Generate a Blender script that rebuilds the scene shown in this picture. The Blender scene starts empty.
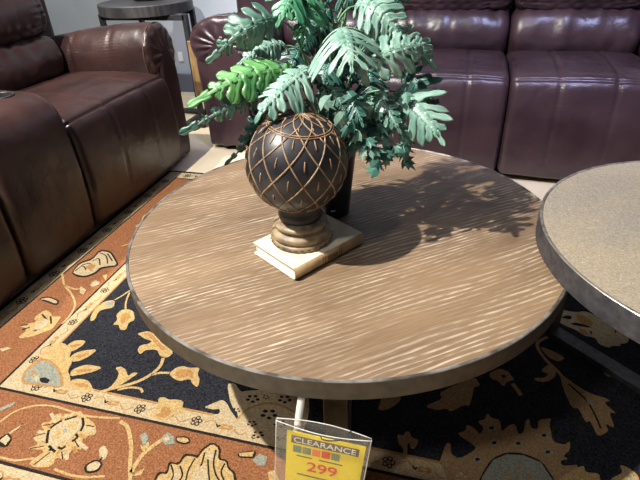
import bpy, bmesh, math, random
from mathutils import Vector, Matrix, noise
random.seed(7)
RUG_POLYS = [
('G',1,[(-1.04,1.09),(-1.022,1.099),(-0.994,1.093),(-0.964,1.054),(-0.978,1.038),(-0.965,1.004),(-0.985,1.0),(-1.005,1.022),(-1.024,1.015),(-1.022,1.041),(-1.042,1.063)]),
('O',2,[(-1.024,1.073),(-1.006,1.081),(-0.984,1.063),(-0.989,1.042),(-0.994,1.025),(-1.014,1.043)]),
('G',1,[(-1.095,1.133),(-1.074,1.096),(-1.096,1.084),(-1.114,1.067),(-1.098,1.024),(-1.11,1.015),(-1.127,1.044),(-1.135,1.082),(-1.126,1.119)]),
('B',2,[(-1.096,1.127),(-1.083,1.102),(-1.099,1.093),(-1.12,1.11)]),
('G',1,[(-0.92,0.996),(-0.894,1.016),(-0.862,1.009),(-0.828,0.982),(-0.792,0.964),(-0.76,0.947),(-0.768,0.922),(-0.794,0.923),(-0.815,0.945),(-0.832,0.944),(-0.852,0.937),(-0.858,0.916),(-0.878,0.931),(-0.88,0.951),(-0.857,0.964),(-0.852,0.977),(-0.881,0.981),(-0.9,0.989)]),
('O',2,[(-0.903,1.002),(-0.876,1.01),(-0.834,0.98),(-0.791,0.956),(-0.797,0.944),(-0.838,0.968),(-0.87,0.992)]),
('G',1,[(-0.732,0.866),(-0.722,0.893),(-0.704,0.904),(-0.685,0.9),(-0.653,0.909),(-0.649,0.885),(-0.631,0.865),(-0.625,0.838),(-0.646,0.847),(-0.661,0.863),(-0.685,0.848),(-0.708,0.852)]),
('O',2,[(-0.717,0.869),(-0.701,0.893),(-0.669,0.893),(-0.651,0.865),(-0.673,0.87),(-0.695,0.858)]),
('G',1,[(-0.888,0.76),(-0.87,0.781),(-0.869,0.815),(-0.879,0.837),(-0.901,0.85),(-0.887,0.86),(-0.863,0.85),(-0.845,0.83),(-0.836,0.847),(-0.82,0.848),(-0.839,0.807),(-0.856,0.784)]),
('G',1,[(-1.11,0.885),(-1.106,0.916),(-1.088,0.929),(-1.061,0.93),(-1.06,0.909),(-1.069,0.886),(-1.084,0.874)]),
('O',2,[(-1.099,0.896),(-1.093,0.908),(-1.082,0.913),(-1.068,0.915),(-1.07,0.907),(-1.078,0.898),(-1.087,0.893)]),
('G',1,[(-1.065,0.854),(-1.061,0.876),(-1.04,0.893),(-1.002,0.906),(-1.007,0.876),(-1.023,0.852),(-1.044,0.841)]),
('O',2,[(-1.053,0.863),(-1.048,0.872),(-1.035,0.879),(-1.013,0.885),(-1.02,0.874),(-1.031,0.864),(-1.044,0.859)]),
('G',1,[(-1.023,0.806),(-1.019,0.822),(-0.996,0.843),(-0.938,0.844),(-0.954,0.822),(-0.986,0.803),(-1.011,0.79)]),
('O',2,[(-1.009,0.812),(-1.005,0.818),(-0.99,0.827),(-0.96,0.83),(-0.971,0.821),(-0.989,0.813),(-1.004,0.807)]),
('G',1,[(-1.001,0.778),(-0.981,0.789),(-0.95,0.79),(-0.921,0.771),(-0.907,0.754),(-0.951,0.75),(-0.985,0.756)]),
('O',2,[(-0.978,0.771),(-0.967,0.776),(-0.95,0.777),(-0.937,0.772),(-0.933,0.765),(-0.956,0.762),(-0.973,0.764)]),
('G',1,[(-1.154,0.806),(-1.157,0.825),(-1.166,0.885),(-1.13,0.91),(-1.078,0.88),(-1.065,0.854),(-1.044,0.841),(-1.034,0.807),(-1.011,0.79),(-0.98,0.751),(-1.006,0.748),(-1.027,0.75),(-1.06,0.79),(-1.1,0.815)]),
('O',2,[(-1.158,0.831),(-1.123,0.835),(-1.075,0.817),(-1.031,0.785),(-0.999,0.747),(-1.088,0.738),(-1.139,0.733),(-1.164,0.777)]),
('B',3,[(-1.144,0.823),(-1.118,0.826),(-1.077,0.809),(-1.037,0.78),(-1.013,0.751),(-1.087,0.745),(-1.134,0.742),(-1.154,0.775)]),
('C',4,[(-1.113,0.759),(-1.11,0.771),(-1.091,0.76),(-1.092,0.747)]),
('K',4,[(-1.096,0.763),(-1.082,0.77),(-1.058,0.764),(-1.059,0.75),(-1.083,0.751)]),
('O',4,[(-1.137,0.764),(-1.137,0.787),(-1.121,0.783),(-1.124,0.764)]),
('G',2,[(-0.704,0.757),(-0.714,0.781),(-0.697,0.785),(-0.683,0.78),(-0.663,0.786),(-0.64,0.785),(-0.633,0.765),(-0.62,0.748),(-0.646,0.741),(-0.652,0.719),(-0.678,0.713),(-0.707,0.723),(-0.697,0.738)]),
('O',3,[(-0.688,0.748),(-0.682,0.758),(-0.666,0.756),(-0.655,0.743),(-0.659,0.724),(-0.678,0.72),(-0.693,0.726),(-0.68,0.736)]),
('C',2,[(-0.576,0.779),(-0.559,0.796),(-0.538,0.815),(-0.519,0.805),(-0.504,0.788),(-0.471,0.762),(-0.473,0.75),(-0.505,0.758),(-0.525,0.756),(-0.546,0.753),(-0.543,0.762),(-0.525,0.77),(-0.532,0.785),(-0.55,0.778)]),
('C',1,[(-0.549,0.869),(-0.528,0.878),(-0.499,0.851),(-0.484,0.859),(-0.412,0.882),(-0.338,0.889),(-0.31,0.881),(-0.293,0.821),(-0.294,0.743),(-0.297,0.719),(-0.361,0.709),(-0.466,0.741),(-0.472,0.775),(-0.508,0.804)]),
('K',2,[(-0.438,0.839),(-0.439,0.834),(-0.445,0.833),(-0.45,0.836),(-0.448,0.84),(-0.442,0.842)]),
('K',2,[(-0.448,0.829),(-0.449,0.824),(-0.455,0.823),(-0.46,0.826),(-0.458,0.83),(-0.452,0.832)]),
('K',2,[(-0.463,0.832),(-0.465,0.828),(-0.471,0.826),(-0.475,0.829),(-0.474,0.834),(-0.468,0.835)]),
('K',2,[(-0.463,0.844),(-0.464,0.84),(-0.47,0.838),(-0.475,0.841),(-0.473,0.846),(-0.467,0.847)]),
('K',2,[(-0.447,0.848),(-0.449,0.844),(-0.455,0.842),(-0.459,0.845),(-0.458,0.85),(-0.451,0.851)]),
('K',2,[(-0.352,0.857),(-0.354,0.852),(-0.36,0.851),(-0.364,0.854),(-0.362,0.858),(-0.356,0.86)]),
('K',2,[(-0.362,0.847),(-0.364,0.842),(-0.37,0.841),(-0.374,0.844),(-0.373,0.848),(-0.367,0.85)]),
('K',2,[(-0.377,0.85),(-0.379,0.846),(-0.385,0.844),(-0.389,0.848),(-0.388,0.852),(-0.382,0.853)]),
('K',2,[(-0.376,0.862),(-0.378,0.858),(-0.384,0.856),(-0.388,0.86),(-0.387,0.864),(-0.381,0.865)]),
('K',2,[(-0.361,0.866),(-0.362,0.862),(-0.368,0.86),(-0.373,0.863),(-0.371,0.868),(-0.365,0.869)]),
('K',2,[(-0.373,0.8),(-0.375,0.795),(-0.382,0.793),(-0.387,0.797),(-0.385,0.802),(-0.378,0.804)]),
('K',2,[(-0.385,0.789),(-0.387,0.784),(-0.394,0.782),(-0.399,0.786),(-0.397,0.791),(-0.39,0.792)]),
('K',2,[(-0.403,0.793),(-0.405,0.788),(-0.412,0.786),(-0.418,0.789),(-0.416,0.795),(-0.408,0.796)]),
('K',2,[(-0.402,0.807),(-0.404,0.802),(-0.411,0.8),(-0.417,0.804),(-0.415,0.809),(-0.407,0.811)]),
('K',2,[(-0.383,0.812),(-0.385,0.806),(-0.392,0.805),(-0.398,0.808),(-0.396,0.814),(-0.388,0.815)]),
('K',2,[(-0.34,0.779),(-0.342,0.775),(-0.347,0.773),(-0.351,0.776),(-0.35,0.78),(-0.344,0.782)]),
('K',2,[(-0.35,0.77),(-0.351,0.766),(-0.357,0.765),(-0.361,0.767),(-0.359,0.771),(-0.354,0.773)]),
('K',2,[(-0.364,0.773),(-0.366,0.769),(-0.371,0.768),(-0.375,0.77),(-0.374,0.774),(-0.368,0.776)]),
('K',2,[(-0.363,0.784),(-0.365,0.78),(-0.37,0.778),(-0.374,0.781),(-0.373,0.785),(-0.367,0.787)]),
('K',2,[(-0.348,0.788),(-0.35,0.783),(-0.355,0.782),(-0.359,0.785),(-0.358,0.789),(-0.352,0.79)]),
('K',2,[(-0.386,0.735),(-0.387,0.731),(-0.392,0.73),(-0.396,0.732),(-0.394,0.736),(-0.39,0.737)]),
('K',2,[(-0.394,0.727),(-0.396,0.724),(-0.401,0.722),(-0.404,0.725),(-0.403,0.728),(-0.398,0.729)]),
('K',2,[(-0.407,0.729),(-0.408,0.726),(-0.413,0.725),(-0.416,0.727),(-0.415,0.73),(-0.41,0.732)]),
('K',2,[(-0.406,0.738),(-0.407,0.735),(-0.412,0.734),(-0.416,0.736),(-0.414,0.74),(-0.41,0.741)]),
('K',2,[(-0.393,0.742),(-0.395,0.738),(-0.399,0.737),(-0.403,0.739),(-0.402,0.743),(-0.397,0.744)]),
('K',2,[(-0.474,0.791),(-0.475,0.788),(-0.479,0.787),(-0.481,0.789),(-0.481,0.791),(-0.477,0.792)]),
('K',2,[(-0.48,0.785),(-0.481,0.782),(-0.485,0.781),(-0.487,0.783),(-0.487,0.786),(-0.483,0.787)]),
('K',2,[(-0.49,0.787),(-0.491,0.784),(-0.494,0.783),(-0.497,0.785),(-0.496,0.788),(-0.492,0.789)]),
('K',2,[(-0.49,0.794),(-0.49,0.791),(-0.494,0.79),(-0.497,0.792),(-0.496,0.795),(-0.492,0.796)]),
('K',2,[(-0.48,0.796),(-0.481,0.794),(-0.485,0.793),(-0.487,0.794),(-0.486,0.797),(-0.483,0.798)]),
('K',2,[(-0.416,0.762),(-0.417,0.758),(-0.421,0.757),(-0.424,0.759),(-0.423,0.763),(-0.419,0.764)]),
('K',2,[(-0.423,0.755),(-0.424,0.752),(-0.428,0.751),(-0.432,0.753),(-0.43,0.756),(-0.426,0.757)]),
('K',2,[(-0.434,0.757),(-0.435,0.754),(-0.439,0.753),(-0.442,0.755),(-0.441,0.758),(-0.437,0.759)]),
('K',2,[(-0.433,0.765),(-0.435,0.762),(-0.439,0.761),(-0.442,0.763),(-0.441,0.766),(-0.437,0.767)]),
('K',2,[(-0.422,0.768),(-0.423,0.765),(-0.428,0.764),(-0.431,0.766),(-0.43,0.769),(-0.425,0.77)]),
('K',2,[(-0.31,0.743),(-0.311,0.74),(-0.316,0.739),(-0.32,0.741),(-0.318,0.745),(-0.313,0.746)]),
('K',2,[(-0.318,0.736),(-0.32,0.733),(-0.325,0.731),(-0.328,0.734),(-0.326,0.737),(-0.322,0.738)]),
('K',2,[(-0.33,0.738),(-0.332,0.735),(-0.337,0.734),(-0.34,0.736),(-0.338,0.739),(-0.334,0.741)]),
('K',2,[(-0.329,0.747),(-0.331,0.744),(-0.336,0.743),(-0.339,0.745),(-0.337,0.749),(-0.333,0.75)]),
('K',2,[(-0.317,0.751),(-0.318,0.747),(-0.323,0.746),(-0.326,0.748),(-0.325,0.752),(-0.32,0.753)]),
('K',2,[(-0.414,0.851),(-0.415,0.849),(-0.418,0.848),(-0.42,0.85),(-0.42,0.852),(-0.417,0.853)]),
('K',2,[(-0.419,0.846),(-0.42,0.844),(-0.423,0.843),(-0.425,0.845),(-0.425,0.847),(-0.422,0.848)]),
('K',2,[(-0.427,0.848),(-0.428,0.846),(-0.431,0.845),(-0.433,0.847),(-0.432,0.849),(-0.429,0.849)]),
('K',2,[(-0.427,0.854),(-0.428,0.852),(-0.431,0.851),(-0.433,0.853),(-0.432,0.855),(-0.429,0.856)]),
('K',2,[(-0.419,0.856),(-0.42,0.854),(-0.423,0.853),(-0.425,0.854),(-0.424,0.857),(-0.421,0.857)]),
('T',1,[(0.059,0.821),(0.07,0.82),(0.071,0.792),(0.091,0.782),(0.126,0.814),(0.129,0.826),(0.082,0.852),(0.105,0.866),(0.105,0.887),(0.129,0.876),(0.139,0.861),(0.149,0.885),(0.132,0.902),(0.15,0.911),(0.157,0.935),(0.167,0.92),(0.188,0.92),(0.19,0.882),(0.208,0.907),(0.225,0.916),(0.23,0.883),(0.244,0.895),(0.249,0.93),(0.26,0.942),(0.261,0.912),(0.278,0.911),(0.281,0.942),(0.315,0.955),(0.307,0.935),(0.31,0.882),(0.336,0.88),(0.35,0.895),(0.346,0.867),(0.328,0.847),(0.34,0.842),(0.321,0.834),(0.322,0.819),(0.363,0.833),(0.352,0.76),(0.082,0.693),(0.053,0.754),(0.046,0.76)]),
('K',2,[(0.139,0.746),(0.165,0.801),(0.2,0.827),(0.239,0.833),(0.279,0.822),(0.302,0.779),(0.304,0.748),(0.13,0.705)]),
('B',3,[(0.143,0.747),(0.169,0.798),(0.201,0.821),(0.238,0.827),(0.276,0.817),(0.297,0.778),(0.298,0.746),(0.135,0.706)]),
('B',2,[(0.177,0.891),(0.174,0.884),(0.166,0.879),(0.159,0.88),(0.156,0.886),(0.159,0.894),(0.167,0.898),(0.174,0.897)]),
('K',3,[(0.173,0.89),(0.171,0.886),(0.166,0.884),(0.162,0.884),(0.16,0.887),(0.162,0.891),(0.167,0.894),(0.171,0.894)]),
('B',2,[(0.183,0.849),(0.18,0.842),(0.172,0.837),(0.165,0.838),(0.162,0.844),(0.165,0.851),(0.172,0.855),(0.18,0.854)]),
('K',3,[(0.178,0.848),(0.176,0.844),(0.172,0.841),(0.168,0.842),(0.166,0.845),(0.168,0.849),(0.172,0.851),(0.177,0.851)]),
('B',2,[(0.143,0.793),(0.14,0.786),(0.133,0.782),(0.126,0.783),(0.122,0.788),(0.125,0.795),(0.133,0.799),(0.14,0.798)]),
('K',3,[(0.139,0.792),(0.137,0.788),(0.133,0.786),(0.129,0.786),(0.127,0.789),(0.129,0.793),(0.133,0.795),(0.137,0.795)]),
('B',2,[(0.301,0.899),(0.298,0.892),(0.29,0.887),(0.283,0.888),(0.28,0.894),(0.284,0.902),(0.292,0.906),(0.299,0.905)]),
('K',3,[(0.297,0.898),(0.295,0.894),(0.29,0.892),(0.286,0.892),(0.285,0.895),(0.287,0.899),(0.291,0.902),(0.295,0.901)]),
('B',2,[(0.305,0.852),(0.301,0.845),(0.293,0.841),(0.287,0.841),(0.284,0.847),(0.288,0.854),(0.295,0.858),(0.302,0.857)]),
('K',3,[(0.3,0.851),(0.298,0.847),(0.294,0.845),(0.29,0.845),(0.289,0.848),(0.291,0.852),(0.295,0.854),(0.299,0.854)]),
('B',2,[(0.239,0.861),(0.235,0.853),(0.228,0.849),(0.22,0.85),(0.218,0.855),(0.221,0.863),(0.229,0.867),(0.236,0.866)]),
('K',3,[(0.234,0.859),(0.232,0.856),(0.228,0.853),(0.224,0.854),(0.222,0.857),(0.224,0.86),(0.228,0.863),(0.233,0.862)]),
('O',4,[(0.191,0.76),(0.196,0.772),(0.202,0.775),(0.206,0.765)]),
('O',4,[(0.216,0.78),(0.222,0.793),(0.228,0.796),(0.231,0.785)]),
('O',4,[(0.237,0.767),(0.243,0.78),(0.249,0.783),(0.252,0.772)]),
('O',4,[(0.209,0.75),(0.214,0.762),(0.22,0.765),(0.223,0.755)]),
('T',1,[(-0.062,0.816),(-0.045,0.815),(-0.041,0.829),(-0.031,0.831),(-0.025,0.815),(-0.006,0.812),(-0.013,0.786),(-0.023,0.782),(-0.027,0.797),(-0.033,0.798),(-0.03,0.773),(-0.032,0.752),(-0.039,0.75),(-0.04,0.775),(-0.046,0.786),(-0.052,0.787)]),
('T',1,[(-0.121,0.878),(-0.118,0.901),(-0.117,0.924),(-0.067,0.936),(-0.067,0.922),(-0.082,0.898),(-0.102,0.882)]),
('T',1,[(-0.003,0.918),(0.03,0.944),(0.041,0.956),(0.033,0.974),(0.059,0.997),(0.1,1.034),(0.126,1.051),(0.141,1.023),(0.123,1.015),(0.119,0.981),(0.112,0.945),(0.098,0.947),(0.065,0.915),(0.055,0.925),(0.032,0.913)]),
('B',2,[(0.065,0.965),(0.077,0.975),(0.075,0.964),(0.064,0.955)]),
('B',2,[(0.082,0.989),(0.101,1.007),(0.099,0.998),(0.086,0.983)]),
('T',1,[(0.161,1.073),(0.192,1.102),(0.217,1.093),(0.231,1.065),(0.213,1.057),(0.2,1.033),(0.186,1.054),(0.171,1.054)]),
('K',2,[(0.196,1.074),(0.204,1.079),(0.209,1.071),(0.201,1.065)]),
('C',1,[(0.391,1.41),(0.415,1.406),(0.438,1.406),(0.464,1.417),(0.488,1.408),(0.511,1.386),(0.54,1.37),(0.567,1.345),(0.574,1.321),(0.562,1.29),(0.538,1.28),(0.541,1.273),(0.515,1.267),(0.503,1.256),(0.479,1.267),(0.474,1.294),(0.443,1.296),(0.425,1.317),(0.4,1.329),(0.367,1.349)]),
('K',2,[(0.388,1.367),(0.404,1.383),(0.423,1.382),(0.415,1.364),(0.399,1.365)]),
('K',2,[(0.408,1.342),(0.43,1.354),(0.466,1.344),(0.473,1.337),(0.433,1.337)]),
('K',2,[(0.463,1.322),(0.47,1.319),(0.465,1.301)]),
('K',2,[(0.535,1.342),(0.542,1.339),(0.537,1.325)]),
('O',2,[(0.436,1.397),(0.458,1.392),(0.481,1.365),(0.475,1.346),(0.446,1.348),(0.435,1.369)]),
('O',2,[(0.432,1.328),(0.452,1.324),(0.457,1.303),(0.438,1.299)]),
('T',1,[(0.308,1.22),(0.343,1.208),(0.378,1.185),(0.356,1.164),(0.329,1.177)]),
('T',1,[(0.327,1.15),(0.345,1.132),(0.341,1.103),(0.314,1.076),(0.285,1.076),(0.284,1.086),(0.311,1.092),(0.325,1.11),(0.303,1.116)]),
('T',1,[(0.369,1.275),(0.4,1.253),(0.424,1.238),(0.397,1.228),(0.374,1.255)]),
('T',1,[(0.468,1.15),(0.501,1.168),(0.527,1.16),(0.499,1.136),(0.476,1.138)]),
('T',1,[(0.354,1.115),(0.367,1.108),(0.391,1.084),(0.422,1.062),(0.472,1.051),(0.45,1.037),(0.476,1.008),(0.457,1.007),(0.463,0.958),(0.441,0.969),(0.446,0.946),(0.417,0.923),(0.412,0.946),(0.406,0.97),(0.395,0.959),(0.386,1.004),(0.369,1.0),(0.355,1.066)]),
('B',2,[(0.408,1.041),(0.424,1.04),(0.425,1.022),(0.412,1.023)]),
('G',1,[(0.306,0.775),(0.335,0.806),(0.371,0.834),(0.372,0.815),(0.401,0.819),(0.401,0.798)]),
('G',1,[(0.427,0.814),(0.454,0.834),(0.45,0.853),(0.466,0.852),(0.484,0.837),(0.485,0.819),(0.421,0.803)]),
('G',1,[(-0.925,0.525),(-0.905,0.567),(-0.959,0.557),(-0.935,0.576),(-0.971,0.59),(-0.949,0.613),(-0.979,0.63),(-0.953,0.645),(-0.96,0.668),(-0.917,0.675),(-0.9,0.692),(-0.878,0.678),(-0.833,0.664),(-0.809,0.635),(-0.833,0.626),(-0.837,0.616),(-0.816,0.588),(-0.843,0.587),(-0.841,0.553),(-0.867,0.555),(-0.858,0.531),(-0.901,0.518)]),
('C',3,[(-0.917,0.586),(-0.94,0.62),(-0.927,0.649),(-0.887,0.675),(-0.864,0.652),(-0.865,0.622),(-0.871,0.587),(-0.884,0.571)]),
('G',4,[(-0.908,0.594),(-0.918,0.617),(-0.912,0.631),(-0.895,0.603)]),
('G',4,[(-0.908,0.64),(-0.893,0.659),(-0.879,0.656),(-0.883,0.631)]),
('G',4,[(-0.889,0.582),(-0.881,0.6),(-0.876,0.607),(-0.875,0.585)]),
('B',4,[(-0.905,0.626),(-0.902,0.633),(-0.891,0.625),(-0.895,0.619)]),
('C',2,[(-0.959,0.586),(-0.93,0.597),(-0.929,0.586),(-0.952,0.582)]),
('C',2,[(-0.9,0.528),(-0.884,0.558),(-0.874,0.553),(-0.887,0.523)]),
('C',2,[(-0.958,0.659),(-0.919,0.669),(-0.934,0.658)]),
('C',2,[(-0.852,0.648),(-0.826,0.651),(-0.82,0.638),(-0.843,0.635)]),
('C',2,[(-0.778,0.603),(-0.769,0.613),(-0.748,0.599),(-0.743,0.577),(-0.759,0.578)]),
('K',2,[(-0.784,0.551),(-0.768,0.574),(-0.742,0.57),(-0.74,0.546),(-0.767,0.534)]),
('C',3,[(-0.777,0.553),(-0.765,0.569),(-0.746,0.567),(-0.745,0.549),(-0.766,0.54)]),
('K',1,[(-1.053,0.564),(-1.043,0.586),(-1.017,0.575),(-1.011,0.548),(-1.036,0.546)]),
('C',2,[(-1.046,0.56),(-1.04,0.58),(-1.021,0.572),(-1.019,0.553)]),
('C',2,[(-1.04,0.585),(-1.026,0.615),(-1.024,0.604),(-1.033,0.584)]),
('B',2,[(-1.132,0.64),(-1.098,0.677),(-1.099,0.657),(-1.125,0.632)]),
('B',2,[(-0.698,0.661),(-0.687,0.672),(-0.67,0.657),(-0.669,0.631)]),
('G',2,[(-0.684,0.638),(-0.67,0.631),(-0.666,0.65),(-0.656,0.638),(-0.664,0.618)]),
('B',2,[(-0.639,0.664),(-0.633,0.685),(-0.611,0.678),(-0.597,0.659),(-0.62,0.65)]),
('C',3,[(-0.633,0.663),(-0.629,0.678),(-0.617,0.669),(-0.621,0.657)]),
('K',1,[(-0.606,0.679),(-0.575,0.686),(-0.56,0.675),(-0.569,0.662),(-0.598,0.664)]),
('G',2,[(-0.601,0.676),(-0.576,0.682),(-0.565,0.674),(-0.573,0.666),(-0.596,0.668)]),
('G',1,[(-0.655,0.555),(-0.635,0.583),(-0.633,0.563)]),
('K',1,[(-0.596,0.552),(-0.599,0.581),(-0.578,0.583),(-0.588,0.612),(-0.562,0.611),(-0.561,0.64),(-0.536,0.643),(-0.525,0.643),(-0.524,0.663),(-0.507,0.686),(-0.479,0.677),(-0.468,0.647),(-0.449,0.649),(-0.437,0.63),(-0.419,0.625),(-0.403,0.599)]),
('G',2,[(-0.591,0.553),(-0.591,0.577),(-0.572,0.58),(-0.581,0.608),(-0.557,0.607),(-0.554,0.634),(-0.536,0.637),(-0.521,0.635),(-0.519,0.658),(-0.504,0.681),(-0.483,0.673),(-0.472,0.643),(-0.451,0.644),(-0.439,0.627),(-0.422,0.62),(-0.409,0.598)]),
('C',3,[(-0.513,0.572),(-0.515,0.607),(-0.496,0.627),(-0.47,0.583)]),
('C',3,[(-0.506,0.642),(-0.503,0.671),(-0.488,0.66),(-0.483,0.634)]),
('C',3,[(-0.561,0.588),(-0.56,0.601),(-0.541,0.583),(-0.545,0.564)]),
('B',2,[(-0.39,0.663),(-0.378,0.683),(-0.357,0.678),(-0.354,0.655),(-0.373,0.653)]),
('K',1,[(-0.433,0.673),(-0.394,0.689),(-0.386,0.681),(-0.39,0.667),(-0.427,0.661)]),
('G',2,[(-0.429,0.672),(-0.394,0.685),(-0.393,0.671),(-0.424,0.665)]),
('G',1,[(-0.343,0.641),(-0.328,0.651),(-0.306,0.623),(-0.328,0.617)]),
('K',1,[(-1.362,1.241),(-1.379,1.309),(-1.345,1.345),(-1.356,1.408),(-1.303,1.409),(-1.253,1.368),(-1.206,1.323),(-1.243,1.303),(-1.263,1.289),(-1.264,1.255),(-1.288,1.226),(-1.326,1.226)]),
('C',2,[(-1.359,1.245),(-1.369,1.302),(-1.336,1.336),(-1.346,1.398),(-1.3,1.398),(-1.257,1.362),(-1.216,1.326),(-1.25,1.31),(-1.274,1.297),(-1.272,1.263),(-1.295,1.234),(-1.329,1.235)]),
('O',3,[(-1.332,1.284),(-1.325,1.312),(-1.297,1.306),(-1.292,1.268)]),
('C',2,[(-1.245,1.205),(-1.237,1.222),(-1.208,1.205),(-1.226,1.186)]),
('G',2,[(-1.231,1.252),(-1.216,1.262),(-1.198,1.227)]),
('C',2,[(-1.27,1.176),(-1.234,1.161),(-1.226,1.135),(-1.247,1.141)]),
('C',2,[(-1.243,1.193),(-1.219,1.216),(-1.208,1.201),(-1.225,1.18)]),
('K',1,[(-1.375,1.077),(-1.347,1.101),(-1.287,1.086),(-1.28,1.061),(-1.328,1.069)]),
('C',2,[(-1.367,1.077),(-1.341,1.093),(-1.292,1.082),(-1.288,1.067),(-1.336,1.078)]),
('G',1,[(-1.292,0.888),(-1.289,0.934),(-1.334,0.943),(-1.285,0.973),(-1.312,0.986),(-1.305,1.032),(-1.275,1.024),(-1.251,1.005),(-1.222,1.016),(-1.215,0.979),(-1.208,0.952),(-1.232,0.929),(-1.249,0.907)]),
('C',2,[(-1.284,0.954),(-1.273,0.995),(-1.244,0.982),(-1.242,0.949),(-1.26,0.936)]),
('C',1,[(-1.309,0.837),(-1.292,0.849),(-1.277,0.848),(-1.293,0.828)]),
]
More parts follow.
